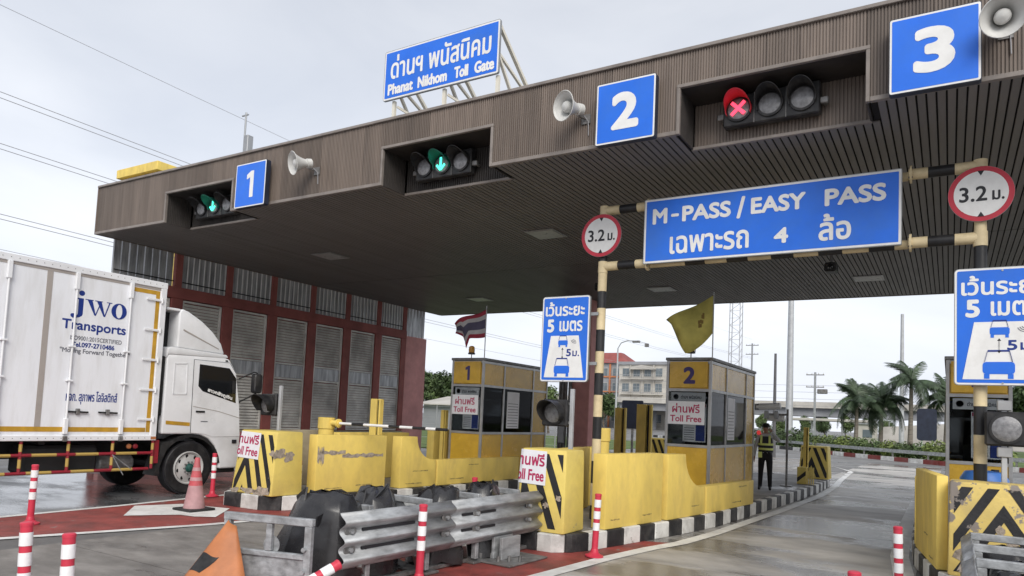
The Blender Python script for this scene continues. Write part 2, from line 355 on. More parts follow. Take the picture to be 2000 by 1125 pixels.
def clip_poly(poly, clip):
    """Sutherland-Hodgman: poly clipped by convex clip polygon (counter-clockwise)"""
    out = list(poly)
    for i in range(len(clip)):
        a = clip[i]; b = clip[(i + 1) % len(clip)]; inp = out; out = []
        if not inp: break
        ins = lambda p: (b[0] - a[0]) * (p[1] - a[1]) - (b[1] - a[1]) * (p[0] - a[0]) >= -1e-9
        for j in range(len(inp)):
            p = inp[j]; q = inp[(j + 1) % len(inp)]
            if ins(p): out.append(p)
            if ins(p) != ins(q):
                d1 = (b[0] - a[0]) * (p[1] - a[1]) - (b[1] - a[1]) * (p[0] - a[0]); d2 = (b[0] - a[0]) * (q[1] - a[1]) - (b[1] - a[1]) * (q[0] - a[0])
                t = d1 / (d1 - d2); out.append((p[0] + (q[0] - p[0]) * t, p[1] + (q[1] - p[1]) * t))
    return out

# ================================================================== THE GROUND
def sheet(name, poly, z, m, parent=None, kind='structure', **k):
    return MB().poly([(x, y, z) for x, y in poly]).build(name, m, parent, kind=kind, recalc=False, **k)
ground = sheet('ground', [(-600, -200), (600, -200), (600, 900), (-600, 900)], 0, 'asphalt')
wet = sheet('truck_lane', [(-17.3, -20), (-11.9, -20), (-11.75, 6.8), (-11.9, 40), (-17.3, 40)], .004, 'wetroad')
# concrete slabs of the toll lanes, each a slab with its own joint
lane = MB().box(-9.25, -13, -.2, -5.71, 43.5, .0006).box(-3.95, -13, -.2, -.36, 43.5, .0006).build('concrete_lanes', 'joint', None, kind='structure')
for x0, x1 in ((-9.25, -5.7), (-3.95, -.35)):
    y = -13.
    while y < 44:
        L_ = 4.5 + random.uniform(-.3, .3)
        MB().box(x0, y, -.15, x1 - .012, y + L_ - .014, .004 + random.uniform(-.0012, .0012)).build('slab', 'concrete' if x0 > -5 else 'lanetwo', lane)
        y += L_
# painted gores
gore2 = sheet('red_gore', [(-5.15, -2), (-4.65, 2), (-4.25, 5.2), (-3.98, 7.2), (-3.85, 8.8), (-3.5, 10.55), (-4.3, 10.2), (-5.3, 10.2), (-5.95, 10.4), (-5.75, 8.6), (-5.65, 6), (-5.45, 2)], .009, 'redpaint')
gore1 = sheet('red_gore', [(-11.45, .2), (-10.9, 1.6), (-10.02, 4.4), (-9.28, 6.75), (-8.95, 9), (-8.85, 11), (-9.6, 11), (-11.0, 11), (-12.05, 11), (-11.98, 8.79), (-11.72, 6.85), (-11.6, 5)], .009, 'redpaint')
gore3 = sheet('red_gore', [(.25, 0), (.9, 4), (1.3, 9.5), (.4, 9.6), (-.25, 9.6), (-.2, 6), (.0, 3)], .009, 'redpaint')
def stripe(pts, w, name='lane_line', z=.013, m='whiteline'):
    pts = [Vector((x, y, 0)) for x, y in pts]; mb = MB(); Ls = []; Rs = []
    for i, p in enumerate(pts):
        d = (pts[min(i + 1, len(pts) - 1)] - pts[max(i - 1, 0)]).normalized(); n = Vector((-d.y, d.x, 0)) * w / 2
        Ls.append(p + n); Rs.append(p - n)
    for i in range(len(pts) - 1): mb.poly([(q.x, q.y, z) for q in (Rs[i], Rs[i + 1], Ls[i + 1], Ls[i])])
    return mb.build(name, m, None, kind='structure', recalc=False)
stripe([(-5.0, -2), (-4.5, 2), (-4.15, 5), (-3.95, 7.0), (-3.79, 8.7), (-3.62, 9.8), (-3.43, 10.63), (-3.3, 12), (-3.24, 13.5), (-3.1, 16.5), (-2.98, 20.9), (-3.1, 25), (-3.32, 28), (-3.67, 34.5)], .20)
stripe([(-3.6, 34.5), (-4.9, 38.7), (-6.0, 34)], .16)
for k in range(5): stripe([(-3.5 + .0 * k, 33.2 - 1.7 * k), (-5.0, 32.2 - 1.7 * k)], .22)
stripe([(-5.05, -2), (-5.5, 2), (-5.75, 6), (-5.85, 8.6), (-6.1, 10.5), (-6.35, 13), (-6.4, 22)], .14)
stripe([(-11.3, .2), (-10.75, 1.75), (-9.95, 4.35), (-9.25, 6.75), (-8.88, 9), (-8.75, 12), (-8.7, 22)], .15)
stripe([(-11.55, .2), (-11.6, 3), (-11.66, 5), (-11.78, 6.85), (-12.0, 8.79), (-12.05, 11), (-11.9, 22)], .13)
stripe([(.2, 0), (-.25, 4), (-.35, 7), (-.42, 9.6), (-.62, 12), (-.72, 16), (-.75, 22)], .24)
sheet('painted_arrowhead', [(-10.72, 6.35), (-11.6, 7.05), (-11.35, 7.75), (-10.4, 8.0), (-9.75, 7.25), (-10.0, 7.05), (-10.3, 7.0)], .017, 'whiteline')
stripe([(-22, 43), (-11, 41), (-3, 39.5), (8, 39)], .14)

# ================================================================== TRAFFIC ISLANDS
ZI = .25
def island(outline, axis):
    top = MB()
    c = Vector((sum(p[0] for p in outline) / len(outline), sum(p[1] for p in outline) / len(outline)))
    pts = [Vector(p) for p in outline]; n = len(pts)
    def inn(i):
        a, b, d = pts[i - 1], pts[i], pts[(i + 1) % n]; t = ((b - a).normalized() + (d - b).normalized()).normalized()
        return Vector((-t.y, t.x))     # outline is counter-clockwise: inward normal on the left
    ins = [p + inn(i) * .17 for i, p in enumerate(pts)]
    top.prism([tuple(p) for p in ins], 0, ZI - .006)
    isl = top.build('traffic_island', 'paving', None, kind='structure')
    # kerb stones along the outline, alternately black and white
    seg = []; s = 0
    for i in range(n):
        d = (pts[(i + 1) % n] - pts[i]).length; seg.append((s, s + d, i)); s += d
    cnt = int(round(s / .42 / 2)) * 2; st = s / cnt
    def at(q):
        q = q % s
        for a, b, i in seg:
            if a <= q <= b + 1e-9:
                t = (q - a) / (b - a); j = (i + 1) % n
                return pts[i].lerp(pts[j], t), ins[i].lerp(ins[j], t)
    for k in range(cnt):
        qs = [k * st + .004] + [a for a, b, i in seg if k * st + .03 < a < (k + 1) * st - .03] + [(k + 1) * st - .004]
        o = [at(q) for q in qs]; poly = [tuple(a) for a, b in o] + [tuple(b) for a, b in reversed(o)]
        MB().prism(poly, 0, ZI + random.uniform(-.004, .004)).build('kerb_stone', 'kerbw' if k % 2 else 'kerbb', isl, bevel=.014)
    return isl
I2 = [(-5.15, 8.5), (-4.5, 8.52), (-4.3, 8.72), (-4.18, 9.05), (-4.06, 9.6), (-3.9, 10.4), (-3.67, 11.6), (-3.49, 12.8), (-3.36, 15.5), (-3.25, 18), (-3.15, 22), (-3.22, 24.6), (-3.5, 25.3), (-4.0, 25.6),
      (-5.2, 25.6), (-5.8, 25.2), (-6.05, 24), (-6.1, 18), (-6.05, 15), (-5.95, 13), (-5.75, 11.6), (-5.55, 10.2), (-5.4, 9.2), (-5.3, 8.7)]
I1 = [(-10.85, 8.2), (-9.95, 8.25), (-9.68, 8.5), (-9.5, 9.1), (-9.25, 10.7), (-9.08, 12.2), (-8.95, 15.3), (-8.9, 22), (-9.0, 26), (-9.4, 26.8), (-11.0, 26.8), (-11.4, 26), (-11.45, 16), (-11.4, 12.5), (-11.25, 10.5), (-11.1, 9.2), (-11.0, 8.4)]
I3 = [(.1, 9.3), (.75, 9.3), (.95, 9.6), (1.25, 12), (1.38, 16), (1.38, 24), (1.0, 25.2), (.0, 25.2), (-.45, 24.4), (-.55, 16), (-.5, 12.9), (-.42, 11.4), (-.24, 10.2), (-.1, 9.6)]
isl1 = island(I1, -10.2); isl2 = island(I2, -4.75); isl3 = island(I3, .45)

# ================================================================== THE CANOPY
X0, X1, YF, YB, ZB, ZT = -17.26, 6.0, 9.0, 22.5, 5.64, 6.78
REC = [(-14.51, -12.31), (-8.31, -6.10), (-3.08, -.85), (2.5, 4.7)]; RZ, RD = 6.26, .63
can = thing('toll_canopy', 'wide flat toll plaza canopy with ribbed brown fascia and dark slatted soffit', 'canopy', (X0, YF, ZB))
def ribbed(x0, x1, z0, z1, y, pitch=.036, dep=.014, axis='x'):
    mb = MB(); n = max(1, int(round((x1 - x0) / pitch))); p = (x1 - x0) / n; prof = []
    for i in range(n): prof += [(x0 + i * p, dep), (x0 + (i + .30) * p, dep), (x0 + (i + .38) * p, 0), (x0 + (i + .92) * p, 0)]
    prof.append((x1, dep))
    for i in range(len(prof) - 1):
        (a, da), (b, db) = prof[i], prof[i + 1]
        q = [(a, y + da, z0), (b, y + db, z0), (b, y + db, z1), (a, y + da, z1)]
        if axis == 'y': q = [(y + t[1] - y, t[0], t[2]) for t in q]
        mb.poly(q)
    return mb
cuts = [X0]
x = X0
while x < X1 - .3:
    x += random.choice((.4, .62, .95, 1.05, 1.15)); cuts.append(min(x, X1))
cuts = sorted(set([round(c, 3) for c in cuts if not any(abs(c - e) < .35 for r in REC for e in r)] + [e for r in REC for e in r] + [X1]))
for a, b in zip(cuts, cuts[1:]):
    mid = (a + b) / 2; low = RZ + .045 if any(r[0] < mid < r[1] for r in REC) else ZB + .045
    ribbed(a + .002, b - .002, low, ZT - .03, YF).build('fascia_panel', 'fascia', can, recalc=False)
# folded edge trims
MB().box(X0 - .02, YF - .035, ZT - .03, X1, YF + .05, ZT + .02).build('top_capping', 'trim', can, bevel=.006)
e = X0
for r in REC + [(X1, X1)]:
    if r[0] - e > .05: MB().box(e + .001, YF - .025, ZB - .012, r[0] - .045, YF + .04, ZB + .045).build('edge_trim', 'trim', can, bevel=.005)
    e = r[1] + .045
for r in REC:
    mb = MB().box(r[0] - .044, YF - .028, RZ + .001, r[1] + .044, YF + .03, RZ + .05).box(r[0] - .044, YF - .028, ZB - .012, r[0], YF + .03, RZ).box(r[1], YF - .028, ZB - .012, r[1] + .044, YF + .03, RZ)
    mb.build('recess_trim', 'trim', can, bevel=.005)
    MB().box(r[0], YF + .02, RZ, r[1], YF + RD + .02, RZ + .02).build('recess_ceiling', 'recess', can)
    ribbed(r[0], r[1], ZB + .03, RZ, YF + RD, .045).build('recess_back', 'fascia' if r[0] > -5 else 'sootshade', can, recalc=False)
    MB().box(r[0] - .02, YF + RD - .02, ZB - .014, r[1] + .02, YF + RD + .03, ZB + .03).build('recess_sill', 'trim', can, bevel=.004)
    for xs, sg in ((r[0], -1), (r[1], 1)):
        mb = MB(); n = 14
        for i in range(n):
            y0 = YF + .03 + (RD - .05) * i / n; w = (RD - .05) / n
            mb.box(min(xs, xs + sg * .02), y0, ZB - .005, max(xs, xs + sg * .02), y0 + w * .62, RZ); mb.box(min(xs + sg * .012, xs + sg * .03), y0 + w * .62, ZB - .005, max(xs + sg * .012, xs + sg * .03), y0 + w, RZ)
        mb.build('recess_side', 'sootshade', can)
# left end and rear fascia, roof deck, ceiling void above the planks
MB().box(X0 - .03, YF - .02, ZB - .01, X0 - .002, YB, ZT).build('end_fascia', 'fascia', can)
MB().box(X0, YB, ZB - .01, X1, YB + .06, ZT).build('rear_fascia', 'fascia', can)
MB().box(X0, YF + .03, ZT - .12, X1, YB, ZT - .03).build('roof_deck', 'galvd', can)
vb = MB().box(X0 + .002, YF + RD + .06, ZB + .028, X1, YB - .002, ZB + .04)
e = X0 + .002
for r in REC + [(X1, X1)]: vb.box(e, YF + .045, ZB + .0285, r[0] - .04, YF + RD + .05, ZB + .0395); e = r[1] + .04
vb.build('soffit_backing', 'joint', can)
# soffit planks, one by one in the front bay
YS = 15.85
PW = .1
def plank(x, y0, y1): return MB().box(0, 0, 0, PW - .020, y1 - y0, .022).mesh('plank', 'soffit', bevel=.004)
pl_full = plank(0, YF + .045, YS - .01); pl_rec = plank(0, YF + RD + .04, YS - .01)
nP = int((X1 - X0) / PW)
for i in range(nP):
    x = X0 + .03 + i * PW; inr = any(r[0] - .12 < x < r[1] + .03 for r in REC)
    inst('plank', pl_rec if inr else pl_full, (x, YF + (RD + .04 if inr else .045), ZB + random.uniform(0, .003)), can)
mb = MB()
for i in range(nP):
    x = X0 + .03 + i * PW; mb.box(x, YS + .012, ZB, x + PW - .020, YB - .03, ZB + .022)
mb.build('rear_planks', 'soffit', can, kind='stuff')
for lx, ly in ((-13.42, 12.8), (-7.24, 12.9), (-13.43, 19.6), (-7.1, 19.6), (-1.74, 19.7), (-1.74, 12.8)):
    fr = MB().box(lx - .34, ly - .34, ZB - .022, lx + .34, ly + .34, ZB - .003).build('soffit_light', 'alu', can, bevel=.004)
    MB().box(lx - .29, ly - .29, ZB - .028, lx + .29, ly + .29, ZB - .0225).build('diffuser', 'downlight', fr)
for cx_, cy_ in ((-7.9, 17.2), (-2.2, 16.6)):
    cc = thing('dome_camera' if cx_ < -3 else 'bullet_camera', 'small dark camera unit hanging from the soffit ' + ('left of the 3.2 disc pole' if cx_ < -3 else 'right of the yellow flag'), 'camera', (cx_, cy_, ZB))
    MB().tube((cx_, cy_, ZB), (cx_, cy_, ZB - .25), .03).build('stem', 'galvd', cc)
    MB().box(cx_ - .12, cy_ - .2, ZB - .45, cx_ + .12, cy_ + .15, ZB - .25).build('housing', 'housing', cc, bevel=.03)
    MB().lathe([(.06, 0), (.06, .02), (.03, .03)], (cx_, cy_ - .2, ZB - .35), (0, -1, 0), 12).build('lens', 'tint', cc)

# ================================================================== LEFT BUILDING with louvres
XW = -17.5
bl = thing('louvred_building', 'dark red building wall with grey louvre panels behind the white truck', 'building', (XW, 16, 0))
MB().box(XW - .40, 9.6, 0, XW - .14, 21.95, 4.62).build('body', 'redwall', bl)
MB().box(XW - .14, 20.75, 0, XW + .02, 21.97, 4.62).build('end_pier', 'pinkwall', bl, bevel=.01)
MB().box(XW - .14, 9.62, 4.5, XW + .035, 20.75, 4.80).build('beam', 'redwall', bl, bevel=.01)
MB().box(XW - .14, 9.62, 0, XW + .05, 20.75, .98).build('plinth', 'pinkwall', bl, bevel=.01)
MB().box(XW - .02, 9.62, .98, XW + .07, 20.75, 1.04).build('sill', 'rawconc', bl, bevel=.006)
ys = [9.78, 11.36, 12.94, 14.52, 16.1, 17.68, 19.24, 20.66]
for i, y in enumerate(ys):
    MB().box(XW - .13, y - .17, 1.04, XW + .012, y + .17 if i < 7 else 20.75, 4.5).build('column', 'redwall', bl, bevel=.008)
    if i: MB().box(XW - .13, y - .10, 4.80, XW + .004, y + .10, 5.75).build('upper_column', 'redwall', bl, bevel=.008)
for i in range(7):
    a, b = ys[i] + .19, ys[i + 1] - .19
    if i == 6: b = 20.5
    f = MB()
    for y in (a, b - .045): f.box(XW - .11, y, 1.06, XW - .03, y + .045, 4.47)
    for z in (1.06, 2.60, 3.06, 4.43): f.box(XW - .112, a + .046, z, XW - .028, b - .046, z + .05)
    fr = f.build('louvre_panel', 'louvre', bl)
    sl_ = MB()
    for z0, z1 in ((1.13, 2.58), (3.13, 4.41)):
        n = int((z1 - z0) / .083)
        for k in range(n):
            z = z0 + (z1 - z0) * k / n
            sl_.hexa([(XW - .092, a + .047, z + .074), (XW - .058, a + .047, z), (XW - .058, b - .047, z), (XW - .092, b - .047, z + .074)],
                     [(XW - .088, a + .047, z + .078), (XW - .048, a + .047, z + .004), (XW - .048, b - .047, z + .004), (XW - .088, b - .047, z + .078)])
    sl_.build('slats', 'louvre', fr, kind='stuff')
    MB().box(XW - .09, a + .05, 2.66, XW - .05, b - .05, 3.05).build('blank_plate', 'sheet', fr)
    # corrugated sheets of the clerestory with light ribs
    u0, u1 = ys[i] + .12, ys[i + 1] - .12
    if i == 0: u0 = 9.63
    nr = 8; wd = (u1 - u0) / nr
    for k in range(nr):   # overlapping strips; daylight shows through the gaps of the end bay
        y = u0 + wd * k; g = .032 if i == 0 else -.002
        MB().box(XW - .12 - .004 * (k % 2), y, 4.81, XW - .06 - .004 * (k % 2), y + wd - g, 5.75).build('clerestory_sheet', 'sheet', bl)
        if i: MB().box(XW - .055, y + wd - .03, 4.82, XW - .03, y + wd - .002, 5.75).build('sheet_rib', 'signwhite', bl)
    MB().bar((XW - .02, u0 + .01, 4.95), (XW - .02, u1 - .01, 4.95), .025).build('conduit', 'dark', bl)
for k in range(6):
    y = 20.80 + .19 * k; MB().box(XW - .12, y, 4.64, XW - .06, y + .135, 5.75).build('clerestory_sheet', 'sheet', bl)
rf = thing('yellow_building', 'yellow building top showing above the canopy corner', 'building', (-42, 27, 0))
MB().box(-45.2, 25, 0, -41.4, 31, 15.75).build('wall', 'yellow', rf, bevel=.02)
MB().box(-45.5, 24.7, 15.75, -41.1, 31.3, 16.3).build('coping', 'yellow', rf, bevel=.02)
# mast with bracket on the canopy roof
ms = thing('roof_mast', 'thin grey mast with a box and side arm on the canopy roof', 'mast', (-16.2, 12.1, 6.7))
MB().tube((-16.2, 12.1, 6.66), (-16.2, 12.1, 9.62), .025).build('pole', 'steel', ms)
MB().box(-16.12, 12.02, 8.35, -15.96, 12.2, 8.95).build('box', 'steel', ms, bevel=.01)
MB().bar((-16.0, 12.1, 8.38), (-15.1, 12.1, 8.38), .035).build('side_arm', 'steel', ms)
MB().bar((-16.36, 12.1, 9.55), (-16.1, 12.1, 9.55), .03).build('tip', 'steel', ms)
MB().tube((-15.98, 12.1, 6.66), (-15.98, 12.1, 8.36), .02).build('stay', 'steel', ms)
# red supporting column with pipes
cl = thing('canopy_column', 'square dark pink canopy column rising behind booth 1', 'column', (-10.2, 21, ZI))
MB().box(-10.5, 20.7, ZI, -9.8, 21.35, ZB - .002).build('shaft', 'pinkwall', cl, bevel=.02)
for k, (px_, r) in enumerate(((-10.42, .06), (-10.56, .05), (-10.68, .06), (-10.78, .04))):
    MB().tube((px_, 20.58, ZI), (px_, 20.58, ZB - .002), r).build('pipe', 'galvd', cl, smooth=True)
MB().box(-10.72, 20.45, 1.0, -10.52, 20.52, 1.9).build('junction_box', 'steel', cl, bevel=.01)

# ================================================================== NOSE BLOCKS, PARAPETS
class Face:
    """a flat face given by lower-left, lower-right, upper-right, upper-left corners (seen from outside)"""
    def __init__(s, ll, lr, ur, ul): s.c = [Vector(p) for p in (ll, lr, ur, ul)]; s.n = (s.c[1] - s.c[0]).cross(s.c[3] - s.c[0]).normalized()
    def at(s, u, v, l=0.):
        a = s.c[0].lerp(s.c[1], u); b = s.c[3].lerp(s.c[2], u); return a.lerp(b, v) + s.n * l
def nose_block(label, x0, x1, y0, y1, z1, batter, apex, mats=('yellowold', 'blackold'), facing=-1, taper=.05, lo=.0, slope=.42, spalls=(), rz=0, group=None):
    z0 = ZI
    t = thing('nose_block', label, 'barrier', ((x0 + x1) / 2, (y0 + y1) / 2, z0), group=group)
    b = [(x0, y0, z0), (x1, y0, z0), (x1, y1, z0), (x0, y1, z0)]
    T = [(x0 + taper, y0 + batter, z1), (x1 - taper, y0 + batter, z1), (x1 - taper, y1, z1), (x0 + taper, y1, z1)]
    MB().hexa(b, T).build('body', mats[0], t, bevel=.028, seg=2, smooth=True)
    F = Face(b[0], b[1], T[1], T[0]); w = x1 - x0; h = z1 - z0
    sq = [(.05 / w, .05), (1 - .05 / w, .05), (1 - .05 / w, .945), (.05 / w, .945)]
    pw, gap = .115 / w, .255 / w
    for k in range(-6, 8):
        for sgn in (-1, 1):
            # stripes fall away from the apex on both sides
            base = apex + sgn * (k * gap); run = sgn * slope * h / w
            q = [(base, 1.0), (base + pw * (1 if sgn > 0 else -1), 1.0), (base + run + pw * (1 if sgn > 0 else -1), 0.), (base + run, 0.)]
            half = [(apex, -1), (9, -1), (9, 2), (apex, 2)] if sgn > 0 else [(-9, -1), (apex, -1), (apex, 2), (-9, 2)]
            a2 = sum(q[i][0] * q[(i + 1) % 4][1] - q[(i + 1) % 4][0] * q[i][1] for i in range(4))
            if a2 < 0: q = q[::-1]
            q = clip_poly(clip_poly(q, half), sq)
            if len(q) > 2:
                fr = [F.at(u, v, .0035) for u, v in q]; bk = [F.at(u, v, -.004) for u, v in q]; n = len(q)
                MB().add(fr + bk, [tuple(range(n))] + [(i, i + n, (i + 1) % n + n, (i + 1) % n) for i in range(n)]).build('painted_stripe', mats[1], t)
    for fu, fv, rx, ry, face in spalls:
        G = F if face == 'f' else Face(b[1], b[2], T[2], T[1])
        rng = random.Random(int(fu * 977 + fv * 313)); n = 16
        pts = [G.at(fu + rx * math.cos(a) * rr, fv + ry * math.sin(a) * rr, .005) for a, rr in ((2 * PI * i / n, rng.uniform(.55, 1.15)) for i in range(n))]
        MB().poly(pts).build('spalled_patch', 'spall', t)
    return t, F, b, T
def wrap_poster(label, F, b, T, u0, u1, v0, v1, over, tilt, name='poster'):
    """paper notice taped round the left corner of a block: the part over the corner runs along the block's left side"""
    wf = (F.c[1] - F.c[0]).length; hf = (F.c[3] - F.c[0]).length
    L = Face(b[3], b[0], T[0], T[3])          # left side, seen from outside
    wl = (L.c[1] - L.c[0]).length
    W_ = over + (u1 - u0) * wf; H_ = (v1 - v0) * hf
    def warp(U, Z, l):
        s = U - over; v = v0 + Z / hf - tilt * max(s, 0) / hf
        if s >= 0: return F.at(u0 + s / wf, v, l + .010)
        return L.at(1 + s / wl, v, l + .012)
    t = thing(name, label, 'notice', tuple(F.at(u0, v0, .01)), group='toll free notices')
    mb = MB(); mb.grid(lambda a, c: warp(a * W_, c * H_, 0), 12, 3); mb.build('sheet', 'paper', t)
    write('lettering', 'ผ่านฟรี', 'inkred', t, (0, 0, 0), (1, 0, 0), (0, 0, 1), W_ * .9, H_ * .40, bold=.005, warp=lambda U, Z, l: warp(U + W_ * .05, Z + H_ * .54, l))
    write('lettering', 'Toll Free', 'inkred', t, (0, 0, 0), (1, 0, 0), (0, 0, 1), W_ * .9, H_ * .33, bold=.005, warp=lambda U, Z, l: warp(U + W_ * .05, Z + H_ * .1, l))
t, F, b, T = nose_block('yellow and black chevron nose block behind the pale traffic cone', -10.78, -9.72, 8.28, 8.95, 1.34, .10, .26, spalls=((.10, .03, .12, .06, 'f'), (.45, .05, .22, .05, 'f'), (.75, .06, .2, .09, 'f'), (.93, .66, .1, .05, 'f'), (.15, .66, .25, .10, 's'), (.5, .6, .2, .1, 's')), taper=.06)
wrap_poster('toll free paper notice on the block by the truck', F, b, T, .0, .58, .56, .98, .16, .03)
t, F, b, T = nose_block('yellow and black chevron nose block behind the guardrail, below the left pole', -5.12, -4.36, 8.58, 9.2, 1.36, .07, .10, spalls=((.62, .33, .07, .04, 'f'), (.86, .42, .06, .05, 'f'), (.35, .02, .2, .04, 'f')), taper=.03)
wrap_poster('toll free paper notice on the block beside the guardrail end', F, b, T, .0, .58, .57, .985, .16, .03)
t, F, b, T = nose_block('badly chipped chevron nose block at the right edge', -.02, .92, 9.45, 10.0, 1.29, .08, .56, mats=('yellowworn', 'blackworn'), spalls=((.25, .2, .2, .18, 'f'), (.62, .28, .1, .22, 'f'), (.9, .55, .06, .2, 'f'), (.35, .05, .3, .08, 'f'), (.52, .5, .05, .08, 'f')), taper=.02, slope=.62)
nose_block('small chevron block at the far end of island 2, by the officer', -4.08, -3.2, 24.2, 24.9, 1.27, .1, .42)
nose_block('far chevron block seen between the yellow posts and booth 2', -9.75, -8.85, 25.6, 26.2, 1.2, .1, .2)

def parapet(label, p0, p1, prof, thick, side, m='yellow', name='parapet_wall', bevel=.014, marks=()):
    """wall standing on the island: p0 -> p1 is its outer foot line, prof the outline in (along, height); side +1: body lies to the left of p0 -> p1"""
    p0 = Vector((p0[0], p0[1], 0)); p1 = Vector((p1[0], p1[1], 0)); d = (p1 - p0).normalized(); n = Vector((-d.y, d.x, 0)) * side
    t = thing(name, label, 'wall', (p0.x, p0.y, ZI))
    P = lambda s, z, l: p0 + d * s + n * l + Vector((0, 0, z))
    k = len(prof); mb = MB()
    mb.add([P(s, z, 0) for s, z in prof] + [P(s, z, thick) for s, z in prof], [tuple(range(k)), tuple(range(k, 2 * k))[::-1]] + [(i, k + i, k + (i + 1) % k, (i + 1) % k) for i in range(k)])
    mb.build('body', m, t, bevel=bevel, seg=2, smooth=True)
    # tyre rub marks and small chips near the foot
    rg = random.Random(int(abs(p0.x * 131 + p0.y * 17))); Lw = max(s for s, z in prof)
    for k in range(2):
        s0 = rg.uniform(.05, .75) * Lw; zz = ZI + rg.uniform(.08, .42); ln = rg.uniform(.15, .5); n_ = 9
        lo_ = [(s0 + ln * i / n_, zz - rg.uniform(.004, .016)) for i in range(n_ + 1)]; hi_ = [(s0 + ln * (n_ - i) / n_, zz + rg.uniform(.002, .014)) for i in range(n_ + 1)]
        pts_ = [(min(s, Lw - .04), z) for s, z in lo_ + hi_]
        MB().poly([P(s, z, -.0022 - .0004 * k) for s, z in pts_]).build('rub_mark', 'rubmark', t)
    for pts in marks:
        MB().poly([P(s, z, -.003) for s, z in pts]).build('scrape', 'spall', t)
    return t
def rect(L, z1, z0=ZI): return [(0, z0), (L, z0), (L, z1), (0, z1)]
def swoop(a, b, L, z1, z2):
    pts = [(0, ZI), (L, ZI), (L, z2)]
    n = 8
    for i in range(n + 1):
        q = i / n * PI / 2; pts.append((b - (b - a) * math.sin(q), z2 + (z1 - z2) * (1 - math.cos(q))))
    return pts + [(0, z1)]
def scr(s0, s1, z, h, seed):
    r = random.Random(seed); n = 14
    return [(s0 + (s1 - s0) * i / n, z - h * r.uniform(.3, 1)) for i in range(n + 1)] + [(s1 - (s1 - s0) * i / n, z + h * r.uniform(.2, 1)) for i in range(n + 1)]
# island 2, right hand side
parapet('tall plain yellow wall right of the left striped pole', (-4.14, 9.42), (-3.86, 10.98), rect(1.585, 1.31), .24, 1)
parapet('yellow wall with a swooping cut in front of booth 2', (-3.82, 11.10), (-3.62, 12.48), swoop(.62, 1.3, 1.40, 1.29, .72), .24, 1)
parapet('low dull yellow wall along booth 2', (-3.60, 12.52), (-3.36, 14.95), rect(2.44, .72), .2, 1)
# island 2, left hand side
parapet('yellow wall on the lane 2 side of the left striped pole', (-5.46, 10.2), (-5.66, 11.6), rect(1.41, 1.3), .22, -1)
parapet('yellow wall with a cut on the lane 2 side of booth 2', (-5.7, 11.8), (-5.85, 13.2), swoop(.6, 1.3, 1.4, 1.29, .72), .22, -1)
# island 1, right hand side
parapet('tall yellow wall with a long scrape behind the first cone block', (-9.60, 9.12), (-9.34, 10.68), rect(1.58, 1.30), .26, 1,
        marks=(scr(.02, .16, .93, .20, 3), scr(.1, .62, .98, .05, 4), scr(.55, 1.5, .93, .05, 5)))
parapet('yellow wall with a swooping cut in front of booth 1', (-9.36, 11.14), (-9.27, 12.2), swoop(.46, .98, 1.06, 1.28, .80), .26, 1)
parapet('low mustard wall along booth 1', (-9.26, 12.24), (-9.1, 15.35), rect(3.1, .79), .2, 1)
# island 1, left hand side
parapet('unpainted tan wall behind the truck side nose block', (-11.02, 9.2), (-11.12, 10.6), rect(1.4, 1.33), .22, -1, m='rawconc')
parapet('yellow wall on the truck lane side of booth 1', (-11.16, 11.0), (-11.26, 13.4), rect(2.4, 1.28), .22, -1)
parapet('yellow wall stub beside the pink end pier', (-11.28, 14.4), (-11.3, 16.6), rect(2.2, 1.36), .22, -1)
# island 3
parapet('yellow wall end turned to lane 3 beside the chipped block', (-.40, 11.45), (-.13, 9.72), rect(1.75, 1.33), .12, 1)
parapet('yellow wall in front of booth 3', (-.44, 13.2), (-.42, 11.7), rect(1.5, 1.2), .2, 1)

